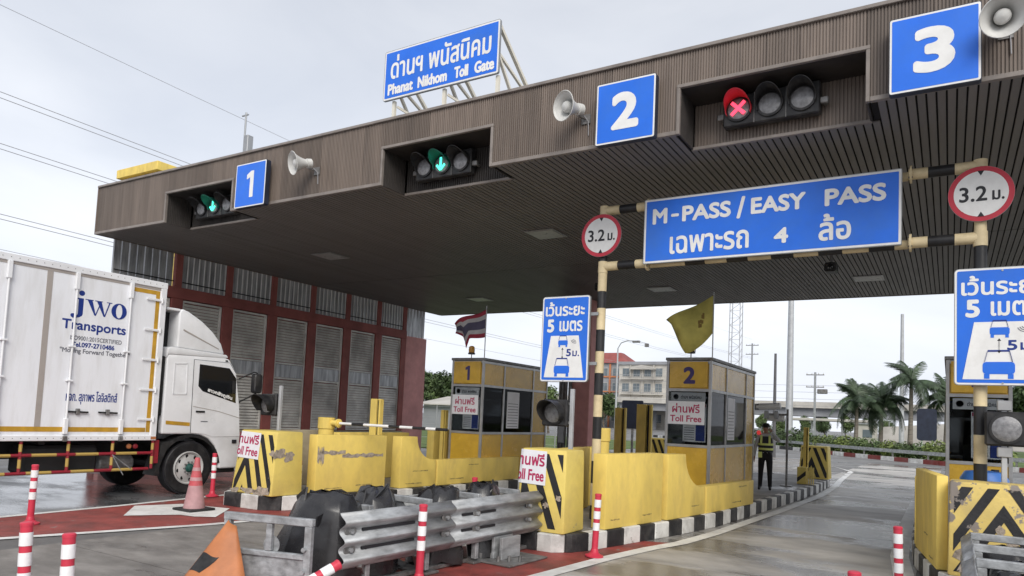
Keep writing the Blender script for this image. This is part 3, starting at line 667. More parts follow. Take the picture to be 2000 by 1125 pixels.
# ================================================================== TOLL BOOTHS
def booth(num, label, x1, y0, Lr, divs):
    """booth whose right front corner is (x1, y0)"""
    w = .92; x0 = x1 - w; z0, zs, zw, z1 = ZI, 1.38, 2.44, 3.12; y1 = y0 + Lr; P = .055
    t = thing('toll_booth', label, 'booth', ((x0 + x1) / 2, (y0 + y1) / 2, z0))
    ysd = [y0] + [y0 + d for d in divs] + [y1 - P]
    # posts
    for x in (x0, x1 - P):
        for y in ysd: MB().box(x, y, z0, x + P, y + P, z1 - .06).build('post', 'alu', t, bevel=.004)
    # rails between posts
    for z in (z0, zs - .05, zw, z1 - .125):
        r = MB()
        for y in (y0, y1 - P): r.box(x0 + P, y + .004, z, x1 - P, y + P - .004, z + .055)
        for x in (x0, x1 - P):
            for a, b_ in zip(ysd, ysd[1:]): r.box(x + .004, a + P, z, x + P - .004, b_, z + .055)
        r.build('rail', 'alu', t)
    # panels and panes
    def bay(za, zb, m, name, th=.012, skip=()):
        for y in (y0, y1 - P):
            MB().box(x0 + P, y + .02, za, x1 - P, y + .02 + th, zb).build(name, ('glass' if y == y0 else 'tint') if m == 'glassdark' else m, t)
        for x in (x0, x1 - P):
            for i, (a, b_) in enumerate(zip(ysd, ysd[1:])):
                mm = 'amber' if (i in skip) else m; nm = 'panel' if i in skip else name
                MB().box(x + .02, a + P, za, x + .02 + th, b_, zb).build(nm, mm, t)
    bay(z0 + .056, zs - .05, 'amber', 'panel'); bay(zs + .006, zw, 'glassdark', 'window_pane', .006, skip=(len(ysd) - 2,)); bay(zw + .056, z1 - .125, 'amber', 'panel')
    MB().box(x0 - .02, y0 - .02, z1 - .06, x1 + .02, y1 + .02, z1).build('roof', 'galvd', t, bevel=.008)
    # number plate
    pl = MB().box(x0 + .075, y0 - .022, zw + .075, x1 - .075, y0 - .002, z1 - .085).build('number_plate', 'amber', t, bevel=.004)
    write('numeral', num, 'inkpurple', pl, (x0 + .36 + (.05 if num == '1' else 0), y0 - .023, zw + .15), (1, 0, 0), (0, 0, 1), .13 if num == '1' else .24, .34, bold=.006 if num == '1' else .018)
    # inside: floor, desk, equipment, chair back, ceiling lamp
    MB().box(x0 + .06, y0 + .06, z0 + .01, x1 - .06, y1 - .06, z0 + .06).build('floor', 'dark', t)
    MB().box(x0 + .06, y0 + .35, zs - .12, x1 - .14, y0 + 1.9, zs - .06).build('desk', 'steel', t, bevel=.01)
    mo = MB().box(x0 + .25, y0 + .5, zs - .05, x0 + .62, y0 + .56, zs + .28).build('monitor', 'dark', t, bevel=.01)
    MB().box(x0 + .40, y0 + .9, zs - .055, x0 + .7, y0 + 1.3, zs + .22).build('receipt_printer', 'housing', t, bevel=.02)
    MB().box(x0 + .3, y0 + 2.0, z0 + .4, x0 + .75, y0 + 2.1, zs + .45).build('seat_back', 'dark', t, bevel=.04)
    MB().box(x0 + .062, y0 + .3, zw - .25, x0 + .10, y1 - .3, zw - .05).build('shelf', 'housing', t)
    # header strip and notice sheets behind the front glass
    hd = MB().box(x0 + .10, y0 + .034, zw - .20, x1 - .12, y0 + .038, zw - .02).build('header_strip', 'paper', t)
    write('lettering', 'ด่านฯ พนัสนิคม', 'inkgrey', hd, (x0 + .30, y0 + .0335, zw - .15), (1, 0, 0), (0, 0, 1), .42, .08, bold=.003)
    MB().lathe([(0, 0), (.055, 0)], (x0 + .2, y0 + .0332, zw - .11), (0, -1, 0), 14).build('emblem', 'inkgrey', hd)
    sh = MB().box(x0 + .36, y0 + .034, zs + .06, x1 - .10, y0 + .037, zw - .24).build('tariff_sheet', 'paper', t)
    MB().box(x0 + .62, y0 + .031, zs + .08, x1 - .12, y0 + .033, zs + .40).build('blue_block', 'inkblue', sh)
    MB().box(x0 + .37, y0 + .031, zw - .31, x1 - .11, y0 + .033, zw - .25).build('red_band', 'inkred', sh)
    tb = MB()
    for k in range(6): tb.box(x0 + .385, y0 + .0312, zs + .10 + k * .045, x0 + .59, y0 + .033, zs + .115 + k * .045)
    tb.build('printed_rows', 'inkgrey', sh)
    s2 = MB().box(x1 - .0285, y0 + divs[0] + .22, zs + .1, x1 - .0265, y0 + divs[0] + .80, zw - .06).build('tariff_sheet', 'paper', t)
    tb = MB()
    for k in range(9): tb.box(x1 - .0262, y0 + divs[0] + .27, zs + .14 + k * .07, x1 - .025, y0 + divs[0] + .75, zs + .155 + k * .07)
    tb.build('printed_rows', 'inkgrey', s2)
    return t, x0, x1, y0, z1, zs, zw
def booth_poster(label, bx):
    t, x0, x1, y0, z1, zs, zw = bx
    p = thing('poster', label, 'notice', (x0 + .05, y0 - .01, zs + .42), group='toll free notices')
    MB().box(x0 + .045, y0 + .002, zs + .40, x0 + .80, y0 + .005, zs + .86).build('sheet', 'paper', p)
    write('lettering', 'ผ่านฟรี', 'inkred', p, (x0 + .14, y0 + .002, zs + .63), (1, 0, 0), (0, 0, 1), .56, .19, bold=.004)
    write('lettering', 'Toll Free', 'inkred', p, (x0 + .10, y0 + .002, zs + .45), (1, 0, 0), (0, 0, 1), .64, .13, bold=.004)
def beacon(label, x, y, z, cage):
    t = thing('beacon_light', label, 'beacon', (x, y, z))
    MB().tube((x, y, z), (x, y, z + .09), .012).build('stem', 'steel', t)
    MB().lathe([(.085, .09), (.085, .12), (.07, .13)], (x, y, z), (0, 0, 1), 14).build('base', 'housing', t)
    MB().lathe([(.07, .13), (.075, .20), (.065, .27), (.03, .29), (0, .29)], (x, y, z), (0, 0, 1), 14).build('dome', 'beacon', t, smooth=True)
    if cage:
        c = MB()
        for a in range(4):
            dx, dy = .085 * math.cos(a * PI / 2 + .6), .085 * math.sin(a * PI / 2 + .6); c.tube((x + dx, y + dy, z + .12), (x + dx, y + dy, z + .36), .008, 6)
        c.box(x - .08, y - .08, z + .355, x + .08, y + .08, z + .37); c.build('cage', 'steel', t)
b1 = booth('1', 'amber panelled toll booth numbered 1 under the striped flag', -9.3, 13.88, 3.15, (.92, 2.35))
b2 = booth('2', 'amber panelled toll booth numbered 2 under the yellow flag', -4.0, 14.02, 3.7, (1.15, 2.85))
b3 = booth('3', 'toll booth at the right edge behind the five metre sign', .86, 14.0, 3.5, (1.05, 2.6))
booth_poster('toll free notice on the booth window below the striped flag', b1); booth_poster('toll free notice on the booth window below the yellow flag', b2)
beacon('amber beacon on the roof of booth 1', -9.72, 13.95, 3.12, False); beacon('caged amber beacon on the roof of booth 2', -4.45, 14.1, 3.12, True)
# flags
def flag(label, x, y, z0, z1, shape, rows, mats_rows, extra=None):
    t = thing('flag', label, 'flag', (x, y, z0))
    MB().tube((x, y, z0), (x, y, z1), .012, 8).build('staff', 'alu', t)
    nu, nv = 16, rows * 2; mb = MB(); vs = [shape(i / nu, j / nv) for j in range(nv + 1) for i in range(nu + 1)]
    mb.add(vs, []); 
    for j in range(nv):
        mb.cur = mats_rows[1][j * rows // nv] if rows > 1 else 0
        for i in range(nu):
            mb.f.append((j * (nu + 1) + i, j * (nu + 1) + i + 1, (j + 1) * (nu + 1) + i + 1, (j + 1) * (nu + 1) + i)); mb.mi.append(mb.cur)
    o = mb.build('cloth', mats_rows[0], t, smooth=True)
    sm = o.modifiers.new('thickness', 'SOLIDIFY'); sm.thickness = .004
    if extra: extra(t)
    return t
def thai(u, v):
    x = -9.29 - .93 * u + .05 * math.sin(4 * u); y = 13.86 + .12 * math.sin(7 * u + 2.2 * v) * u + .10 * u * v
    top = 4.26 - .30 * u ** 1.3 - .02 * math.sin(6 * u); bot = 3.60 - .02 * math.sin(5 * u) + .10 * max(0, u - .72) * 4 - .25 * math.exp(-((u - .68) / .07) ** 2)
    return (x, y, top + (bot - top) * v)
flag('red white and navy striped national flag drooping over booth 1', -9.29, 13.86, 3.1, 4.34, thai, 6, (['flagred', 'flagwhite', 'flagblue'], [0, 1, 2, 2, 1, 0]))
def royal(u, v):
    x = -3.99 - .95 * u; y = 14.0 + .13 * math.sin(6 * u + 1.6 * v) * (.25 + u) + .12 * u * v
    top = 4.36 - .47 * u; bot = 3.62 - .44 * math.sin(min(1, u / .62) * PI / 2) * (1 if u < .62 else 1) + .66 * max(0, (u - .55) / .45) ** 1.1
    return (x, y, top + (bot - top) * v)
def emblem(t):
    mb = MB()
    for k in range(9):
        a = k * .7; c = Vector(royal(.27 + .045 * math.cos(a), .42 + .11 * math.sin(a * 1.3))) + Vector((0, -.012, 0)); mb.box(c.x - .02, c.y - .002, c.z - .035, c.x + .02, c.y + .002, c.z + .035)
    mb.build('emblem', 'flagmark', t)
flag('plain golden yellow flag drooping over booth 2', -3.99, 14.0, 3.1, 4.42, royal, 1, (['flagyel'], [0]), emblem)

# ================================================================== SIGNS
def rrect(x0, z0, x1, z1, r, n=4):
    pts = []
    for cx_, cz_, a0 in ((x1 - r, z0 + r, -90), (x1 - r, z1 - r, 0), (x0 + r, z1 - r, 90), (x0 + r, z0 + r, 180)):
        for k in range(n + 1):
            a = R(a0 + 90 * k / n); pts.append((cx_ + r * math.cos(a), cz_ + r * math.sin(a)))
    return pts
def plate(t, x0, z0, x1, z1, y, bw=.025, r=.05, blue='signblue', depth=.04, edge=.012):
    """plate facing -Y: dark back tray, white border plate and blue field standing one in front of the other"""
    MB().prism(rrect(x0, z0, x1, z1, r), y, y + depth, 'y').build('tray', 'signback' if depth < .06 else 'navy', t)
    MB().prism(rrect(x0 + edge, z0 + edge, x1 - edge, z1 - edge, max(.01, r - edge)), y - .003, y + .001, 'y').build('border', 'signwhite', t)
    MB().prism(rrect(x0 + edge + bw, z0 + edge + bw, x1 - edge - bw, z1 - edge - bw, max(.01, r - edge - bw)), y - .006, y - .002, 'y').build('field', blue, t)
UX, UZ = (1, 0, 0), (0, 0, 1)
NUMS = [('1', -11.98, -11.1, 'blue plate with white 1 beside the leftmost signal recess', 'inked'), ('2', -4.23, -3.36, 'blue plate with white 2 beside a loudspeaker', ''), ('3', -.60, .28, 'blue plate with white 3 at the right end of the fascia', '')]
for num, a, b_, lab, _ in NUMS:
    t = thing('lane_number_sign', lab, 'sign', ((a + b_) / 2, 8.85, 5.6), group='lane number signs')
    plate(t, a, 5.585, b_, 6.465, 8.82, .022, .03, depth=.10, edge=.008)
    for z in (5.75, 6.3): MB().box((a + b_) / 2 - .3, 8.92, z - .02, (a + b_) / 2 + .3, 9.01, z + .02).build('bracket', 'steel', t)
    w_ = .20 if num == '1' else .40
    write('numeral', num, 'signwhite', t, ((a + b_) / 2 - w_ / 2, 8.813, 5.77), UX, UZ, w_, .52, bold=.008 if num == '1' else .030, lift=.001)
# roof sign
t = thing('roof_sign', 'blue toll gate name board on a pale steel truss above the canopy', 'sign', (-8.0, 9.9, 6.78))
plate(t, -9.32, 7.70, -6.68, 8.68, 9.98, .03, .04)
write('lettering', 'ด่านฯ พนัสนิคม', 'signwhite', t, (-9.15, 9.972, 8.10), UX, UZ, 2.30, .47, bold=.0095)
write('lettering', 'Phanat', 'signwhite', t, (-9.20, 9.972, 7.79), UX, UZ, .62, .22, bold=.012)
write('lettering', 'Nikhom', 'signwhite', t, (-8.47, 9.972, 7.79), UX, UZ, .68, .22, bold=.012)
write('lettering', 'Toll', 'signwhite', t, (-7.63, 9.972, 7.79), UX, UZ, .31, .22, bold=.012)
write('lettering', 'Gate', 'signwhite', t, (-7.19, 9.972, 7.79), UX, UZ, .42, .22, bold=.012)
for x in (-9.1, -7.9, -6.74):
    zt = 8.6
    MB().bar((x, 10.05, 8.6), (x, 12.7, 6.76), .06).build('brace', 'trussyel', t)
    MB().bar((x, 10.06, 8.05), (x, 11.25, 6.78), .05).build('brace', 'trussyel', t)
    MB().bar((x, 11.3, 6.76), (x, 11.3, 7.72), .06).build('upright', 'trussyel', t)
    MB().bar((x, 10.06, 8.1), (x, 11.27, 7.70), .045).build('tie', 'trussyel', t)
    MB().bar((x, 10.07, 7.7), (x, 10.07, 6.76), .06).build('upright', 'trussyel', t)
for a, b_ in ((-9.1, -7.9), (-7.9, -6.74)):
    MB().bar((a + .04, 11.3, 7.66), (b_ - .04, 11.3, 7.66), .045).build('rail', 'trussyel', t)
    MB().bar((a + .05, 10.1, 7.6), (b_ - .05, 10.8, 6.85), .04).build('brace', 'trussyel', t)

# ---- gantry over lane 3
YG = 10.35
ga = thing('gantry', 'striped yellow and black pipe gantry carrying the blue pass sign', 'gantry', (-2.2, YG, ZI))
def banded(p, q, r, bands, parent, name, start=0):
    """a pipe painted in alternating bands: each band a short sleeve of its own"""
    p = Vector(p); q = Vector(q); L_ = (q - p).length; d = (q - p) / L_; s = 0; k = start; out = []
    for b_ in bands:
        e = min(L_, s + b_)
        MB().tube(p + d * s, p + d * (e - .002), r, 14).build(name, 'postblack' if k % 2 else 'postyellow', parent, smooth=True); s = e; k += 1
        if s >= L_ - 1e-6: break
PX1, PX3 = -4.74, .315; GZ0, GZ1 = 4.24, 5.14
# left post, right post
zs_ = [.02, .42, .44, .44, .44, .44, .44, .44, .44, .44]
banded((PX1, YG, ZI), (PX1, YG, GZ0 - .11), .072, [.21, .345, .345, .345, .345, .345, .345, .345, .345, .345, .27, .5], ga, 'post_band', 1)
banded((PX3, YG, ZI), (PX3, YG, GZ0 - .11), .072, [.19, .345, .345, .345, .345, .345, .345, .345, .345, .345, .27, .5], ga, 'post_band', 0)
for x, s in ((PX1, 1), (PX3, -1)):
    for z in (GZ0, GZ1):
        dz = .0
        MB().tube((x, YG, z - .11), (x, YG, z + .075), .078, 14).build('elbow', 'postyellow', ga, smooth=True)
        MB().tube((x + s * .02, YG, z), (x + s * .27, YG, z), .072, 14).build('elbow_arm', 'postyellow', ga, smooth=True)
        MB().tube((x + s * .272, YG, z), (x + s * .56, YG, z), .07, 14).build('arm_band', 'postblack', ga, smooth=True)
        MB().tube((x + s * .562, YG, z), (x + s * .78, YG, z), .07, 14).build('arm_band', 'postyellow', ga, smooth=True)
        MB().tube((x + s * .74, YG, z), (x + s * .765, YG, z), .115, 14).build('flange', 'postyellow', ga)
        for a in range(4): 
            c = (x + s * .73, YG + .09 * math.cos(a * PI / 2 + .7), z + .09 * math.sin(a * PI / 2 + .7)); MB().tube(c, (c[0] + s * .05, c[1], c[2]), .012, 6).build('bolt', 'galvd', ga)
    MB().tube((x, YG, GZ0 + .076), (x, YG, GZ1 - .111), .068, 14).build('post_band', 'postblack' if s > 0 else 'postyellow', ga, smooth=True)
for z in (GZ0, GZ1):
    MB().tube((PX1 + .785, YG + .04, z - .01), (PX3 - .785, YG + .04, z - .01), .06, 12).build('rear_pipe', 'postyellow', ga, smooth=True)
for k in range(5): 
    x = -3.4 + k * .62; MB().tube((x, YG + .04, GZ0 - .01), (x + .3, YG + .04, GZ0 - .01), .063, 12).build('pipe_band', 'postblack', ga, smooth=True)
t = thing('pass_lane_sign', 'long blue M-PASS EASY PASS board hung on the gantry', 'sign', (-2.2, YG - .1, 4.2))
gx0, gx1 = -4.02, -.53
plate(t, gx0, 4.20, gx1, 5.20, YG - .12, .028, .015, edge=.01)
sy = YG - .128
write('lettering', 'M', 'signwhite', t, (gx0 + .14, sy, 4.80), UX, UZ, .23, .24, bold=.012)
write('lettering', '-', 'signwhite', t, (gx0 + .43, sy, 4.89), UX, UZ, .12, .045, bold=.012)
write('lettering', 'PASS', 'signwhite', t, (gx0 + .60, sy, 4.80), UX, UZ, .72, .24, bold=.012)
write('lettering', '/', 'signwhite', t, (gx0 + 1.40, sy, 4.76), UX, UZ, .12, .32, bold=.012)
write('lettering', 'EASY', 'signwhite', t, (gx0 + 1.60, sy, 4.80), UX, UZ, .73, .24, bold=.012)
write('lettering', 'PASS', 'signwhite', t, (gx0 + 2.57, sy, 4.80), UX, UZ, .74, .24, bold=.012)
write('lettering', 'เฉพาะรถ', 'signwhite', t, (gx0 + .42, sy, 4.32), UX, UZ, 1.16, .27, bold=.0085)
write('lettering', '4', 'signwhite', t, (gx0 + 1.92, sy, 4.35), UX, UZ, .19, .22, bold=.012)
write('lettering', 'ล้อ', 'signwhite', t, (gx0 + 2.50, sy, 4.33), UX, UZ, .40, .37, bold=.0095)
for k, (x, z, lab) in enumerate(((PX1 + .0, 4.72, 'round red rimmed 3.2 height limit disc on the left pole'), (PX3, 4.76, 'round red rimmed 3.2 height limit disc on the right pole'))):
    t = thing('height_limit_sign', lab, 'sign', (x, YG - .1, z), group='height limit discs')
    y = YG - .11
    MB().lathe([(.345, 0), (.345, .02)], (x, y, z), (0, 1, 0), 40).build('back_plate', 'signback', t)
    MB().lathe([(.342, 0), (.342, .004)], (x, y - .005, z), (0, 1, 0), 40).build('red_ring', 'signred', t)
    MB().lathe([(.283, 0), (.283, .004)], (x, y - .009, z), (0, 1, 0), 40).build('white_disc', 'signwhite', t)
    for s in (-1, 1): MB().prism([(x - .035, z + s * .285), (x + .035, z + s * .285), (x, z + s * .225)][::s], y - .012, y - .0092, 'y').build('pointer', 'ink', t)
    write('lettering', '3.2', 'ink', t, (x - .225, y - .0095, z - .095), UX, UZ, .29, .19, bold=.005)
    write('lettering', 'ม.', 'ink', t, (x + .115, y - .0095, z - .095), UX, UZ, .125, .12, bold=.005)
    MB().box(x - .03, YG - .088, z - .02, x + .03, YG - .03, z + .02).build('clamp', 'steel', t)
def car_icon(t, x, z, s, y):
    """rear view of a saloon in blue: body, roof outline and two tyres"""
    m = MB().prism(rrect(x - .115 * s, z, x + .115 * s, z + .105 * s, .025 * s, 2), y - .003, y, 'y').box(x - .105 * s, y - .003, z - .04 * s, x - .065 * s, y, z + .002).box(x + .065 * s, y - .003, z - .04 * s, x + .105 * s, y, z + .002)
    m.build('car_icon', 'signblue', t)
    p = [(x - .10 * s, z + .105 * s), (x - .078 * s, z + .20 * s), (x + .078 * s, z + .20 * s), (x + .10 * s, z + .105 * s)]
    m = MB()
    for a, b_ in zip(p, p[1:]): m.bar((a[0], y - .0015, a[1]), (b_[0], y - .0015, b_[1]), .003, .016 * s)
    m.build('car_roof_icon', 'inkblue', t)
def keep_distance(label, x0, x1, z0, z1, y, px):
    t = thing('distance_sign', label, 'sign', ((x0 + x1) / 2, y, z0), group='five metre spacing signs')
    plate(t, x0, z0, x1, z1, y, .022, .05, edge=.008); w = x1 - x0; h = z1 - z0; f = y - .007
    write('lettering', 'เว้นระยะ', 'signwhite', t, (x0 + .075 * w, f, z0 + .765 * h), UX, UZ, .82 * w, .17 * h, bold=.0065)
    write('lettering', '5', 'signwhite', t, (x0 + .12 * w, f, z0 + .575 * h), UX, UZ, .15 * w, .155 * h, bold=.012)
    write('lettering', 'เมตร', 'signwhite', t, (x0 + .38 * w, f, z0 + .585 * h), UX, UZ, .48 * w, .125 * h, bold=.0065)
    MB().prism([(x0 + .09 * w, z0 + .05 * h), (x0 + .91 * w, z0 + .05 * h), (x0 + .79 * w, z0 + .535 * h), (x0 + .21 * w, z0 + .535 * h)], f - .003, f, 'y').build('road_panel', 'signwhite', t)
    car_icon(t, x0 + .47 * w, z0 + .425 * h, .74 * w / .85, f - .003); car_icon(t, x0 + .46 * w, z0 + .095 * h, 1.2 * w / .85, f - .003)
    ar = MB().bar((x0 + .465 * w, f - .0045, z0 + .285 * h), (x0 + .465 * w, f - .0045, z0 + .375 * h), .003, .010)
    for s, z in ((1, z0 + .395 * h), (-1, z0 + .27 * h)):
        xx = x0 + .465 * w; ar.prism([(xx - .02, z - s * .03), (xx + .02, z - s * .03), (xx, z)][::s], f - .006, f - .003, 'y')
    ar.build('arrow', 'ink', t)
    write('lettering', '5', 'inkblue', t, (x0 + .545 * w, f - .003, z0 + .295 * h), UX, UZ, .10 * w, .085 * h, bold=.005)
    write('lettering', 'ม.', 'inkblue', t, (x0 + .675 * w, f - .003, z0 + .295 * h), UX, UZ, .14 * w, .065 * h, bold=.0035)
    wv = MB()
    for k in range(3):
        for i in range(5):
            a0, a1 = R(200 + 18 * i), R(200 + 18 * (i + 1)); r = .03 + .022 * k; c = (x0 + .72 * w, z0 + .50 * h)
            wv.bar((c[0] + r * math.cos(a0), f - .0045, c[1] + r * math.sin(a0)), (c[0] + r * math.cos(a1), f - .0045, c[1] + r * math.sin(a1)), .003, .008)
    wv.build('signal_waves', 'inkgrey', t)
    for z in (z0 + .3, z1 - .3): MB().box(min(px, x0 + .2) - .0, y + .04, z - .025, max(px, x1 - .2), y + .07, z + .025).build('mounting_bar', 'steel', t)
    for z in (z0 + .02 * h, z0 + .97 * h): MB().lathe([(.012, 0), (.012, .004)], ((x0 + x1) / 2, f - .004, z), (0, 1, 0), 8).build('bolt', 'alu', t)
keep_distance('blue five metre spacing sign left of the left striped pole', -5.72, -4.86, 2.375, 3.765, YG - .16, PX1)
keep_distance('blue five metre spacing sign cut by the right picture edge', .04, 1.02, 2.41, 3.83, YG - .16, PX3)

# ================================================================== SIGNALS IN THE RECESSES
def lane_signal(label, xs, z, lit, kind):
    y = 9.44; t = thing('lane_signal', label, 'traffic light', (xs[1], y, z), group='lane signals')
    p = (xs[1] - xs[0])
    MB().box(xs[0] - p * .52, y, z - .215, xs[2] + p * .52, y + .14, z + .205).build('housing', 'housing', t, bevel=.015)
    for x in xs[1:]: MB().box(x - p / 2 - .004, y - .012, z - .21, x - p / 2 + .004, y + .001, z + .20).build('module_joint', 'galvd', t)
    for k, x in enumerate(xs):
        on = (k == lit); g = kind == 'g'
        MB().lathe([(.168, 0), (.168, .025), (.15, .03)], (x, y + .002, z), (0, -1, 0), 28).build('lens_ring', 'housing', t, smooth=True)
        l = MB().lathe([(0, .034), (.06, .032), (.11, .026), (.148, .012)], (x, y - .012, z), (0, -1, 0), 28).build('lens', 'lensdark', t, smooth=True)
        # visor: cut sleeve over the upper lens
        mb = MB(); n = 18
        for i in range(n):
            a0 = R(-25 + 230 * i / n); a1 = R(-25 + 230 * (i + 1) / n)
            d0 = .06 + .25 * max(0, math.sin(a0)) ** .7; d1 = .06 + .25 * max(0, math.sin(a1)) ** .7
            q = []
            for rr in (.172, .164):
                q += [(x + rr * math.cos(a0), y - .01, z + rr * math.sin(a0)), (x + rr * math.cos(a1), y - .01, z + rr * math.sin(a1)), (x + rr * math.cos(a1), y - d1, z + rr * math.sin(a1)), (x + rr * math.cos(a0), y - d0, z + rr * math.sin(a0))]
            mb.add(q, [(0, 1, 2, 3), (7, 6, 5, 4), (3, 2, 6, 7), (0, 3, 7, 4), (1, 5, 6, 2)])
        mb.build('visor', ('visgreen' if g else 'visred') if on else 'housing', t, recalc=False)
        if on:
            f = y - .058; mb = MB()
            if g:
                mb.box(x - .018, f, z - .06, x + .018, f + .006, z + .11)
                for s in (-1, 1): mb.bar((x + s * .085, f + .003, z - .015), (x - s * .0, f + .003, z - .105), .006, .036)
            else:
                for s in (-1, 1): mb.bar((x - .085, f + .003 + s * .002, z - s * .085), (x + .085, f + .003 + s * .002, z + s * .085), .006, .044)
            mb.build('arrow' if g else 'cross', 'ledgreen' if g else 'ledred', t)
    for x in (xs[0] - p * .5 - .05, xs[2] + p * .5 + .05):
        MB().bar((x, y + .07, z - .05), (x, YF + RD + .01, z - .05), .04).build('bracket', 'galvd', t)
        MB().box(x - .05, y + .03, z - .09, x + .05, y + .10, z - .01).build('clamp', 'galvd', t, bevel=.01)
lane_signal('three lamp signal with green arrow in the leftmost recess', (-13.90, -13.47, -13.04), 5.99, 1, 'g')
lane_signal('three lamp signal with green arrow in the middle recess', (-7.75, -7.37, -6.98), 6.0, 1, 'g')
lane_signal('three lamp signal showing a red cross beside sign 3', (-2.42, -2.02, -1.62), 6.02, 0, 'r')

# ---- horn loudspeakers
def horn(label, c, d, wall):
    c = Vector(c); d = Vector(d).normalized(); t = thing('horn_loudspeaker', label, 'loudspeaker', tuple(c), group='horn loudspeakers')
    MB().lathe([(.202, 0), (.212, .008), (.205, .015), (.17, -.03), (.13, -.09), (.095, -.16), (.07, -.24), (.07, -.25), (.055, -.25), (.055, -.235), (.085, -.155), (.12, -.085), (.16, -.025), (.202, 0)], c, d, 28, caps=False).build('bell', 'horn', t, smooth=True)
    MB().lathe([(.075, -.20), (.078, -.05), (.062, -.02), (.03, -.008), (0, -.005)], c, d, 20).build('reflector', 'horn', t, smooth=True)
    MB().lathe([(.06, -.25), (.085, -.26), (.085, -.34), (.06, -.36), (0, -.362)], c, d, 18).build('driver', 'horn', t, smooth=True)
    q = c - d * .30; MB().bar(q + Vector((0, 0, -.09)), (q.x + .05, wall, q.z - .10), .035, .02).build('bracket', 'galvd', t)
    MB().box(q.x - .02, wall - .014, q.z - .17, q.x + .12, wall + .002, q.z - .03).build('wall_plate', 'galvd', t)
    MB().path([tuple(q + Vector((.03, .05, -.05))), (q.x + .09, wall - .02, q.z - .14), (q.x + .10, wall - .012, q.z - .35)], .007, 6).build('cable', 'wire', t)
horn('white horn loudspeaker between sign 1 and the middle recess', (-10.06, 8.56, 6.14), (-.33, -.90, -.22), 8.995)
horn('white horn loudspeaker left of sign 2', (-4.62, 8.58, 6.15), (-.35, -.92, -.12), 8.995)
horn('white horn loudspeaker right of sign 3', (.455, 8.58, 6.12), (.02, -.92, -.38), 8.995)

# ================================================================== AMBER HAZARD LAMPS AT THE NOSES
def hazard(label, x, y, z, post, w=.42):
    t = thing('hazard_lamp', label, 'lamp', (x, y, ZI), group='single lamp heads at the island noses')
    MB().box(x - w / 2, y, z - .20, x + w / 2, y + .16, z + .20).build('housing', 'housing', t, bevel=.02)
    MB().lathe([(.175, 0), (.175, .03), (.155, .034)], (x, y + .004, z), (0, -1, 0), 26).build('lens_ring', 'rubber', t, smooth=True)
    MB().lathe([(0, .045), (.07, .042), (.12, .032), (.153, .014)], (x, y - .012, z), (0, -1, 0), 26).build('lens', 'lensdark', t, smooth=True)
    mb = MB(); n = 20
    for i in range(n):
        a0 = R(-40 + 260 * i / n); a1 = R(-40 + 260 * (i + 1) / n); d0 = .08 + .12 * (1 + math.sin(a0)); d1 = .08 + .12 * (1 + math.sin(a1)); q = []
        for rr in (.182, .174): q += [(x + rr * math.cos(a0), y - .01, z + rr * math.sin(a0)), (x + rr * math.cos(a1), y - .01, z + rr * math.sin(a1)), (x + rr * math.cos(a1), y - d1, z + rr * math.sin(a1)), (x + rr * math.cos(a0), y - d0, z + rr * math.sin(a0))]
        mb.add(q, [(0, 1, 2, 3), (7, 6, 5, 4), (3, 2, 6, 7), (0, 3, 7, 4), (1, 5, 6, 2)])
    if post != 3: mb.build('visor', 'housing', t, recalc=False)
    px_ = x + w / 2 + .055 if post != 3 else x - .02
    MB().box(px_ - .028, y + .03, ZI, px_ + .028, y + .09, z + (.36 if post != 3 else .30)).build('post', 'polepale', t, bevel=.006)
    for zz in (z - .14, z + .14): MB().box(min(x + w / 2 - .02, px_ - .03), y + .05, zz - .02, px_ - .02, y + .12, zz + .02).build('arm', 'galvd', t)
    if post == 3:
        for zz in (z + .27, z - .27): MB().box(px_ - .07, y + .01, zz - .06, px_ + .07, y + .1, zz + .06).build('junction_box', 'alu', t, bevel=.01)
hazard('dark single lamp head on a white post in front of the louvres', -10.80, 8.98, 1.80, 1)
hazard('dark single lamp head on a white post beside booth 1', -5.02, 9.42, 1.87, 2)
hazard('dark single lamp head with frosted lens at the right picture edge', .56, 10.05, 1.90, 3)
# dark cabinet strip behind the lamp of the right nose
# ---- yellow bollards, gate arm, guard posts
def gate(label, x, y, ztop, r, arm, lab_arm):
    t = thing('gate_bollard', label, 'bollard', (x, y, ZI))
    MB().tube((x, y, ZI), (x, y, ztop - .22), r * .9, 18).build('column', 'yellow', t, smooth=True)
    MB().tube((x, y, ztop - .22), (x, y, ztop), r, 18).build('cap', 'yellow', t, bevel=.01)
    if arm:
        MB().tube((x + r * .6, y, ztop - .10), (x + .36, y, ztop - .10), .055, 12).build('arm_socket', 'yellow', t, smooth=True)
        MB().tube((x + .30, y, ztop - .10), (x + .34, y, ztop - .10), .085, 12).build('collar', 'yellow', t)
        s = x + .36; k = 0
        for L_ in arm:
            MB().tube((s, y, ztop - .10), (s + L_ - .002, y, ztop - .10), .027, 10).build('arm_band', 'postblack' if k % 2 else 'signwhite', t, smooth=True); s += L_; k += 1
    return t
gate('stout yellow bollard with a striped barrier arm behind the scraped wall', -10.36, 10.05, 1.60, .165, [.32, .30, .62, .26, .30, .30, .22, .24], '')
gate('stout yellow bollard behind the left striped pole', -4.92, 10.95, 1.66, .14, None, '')
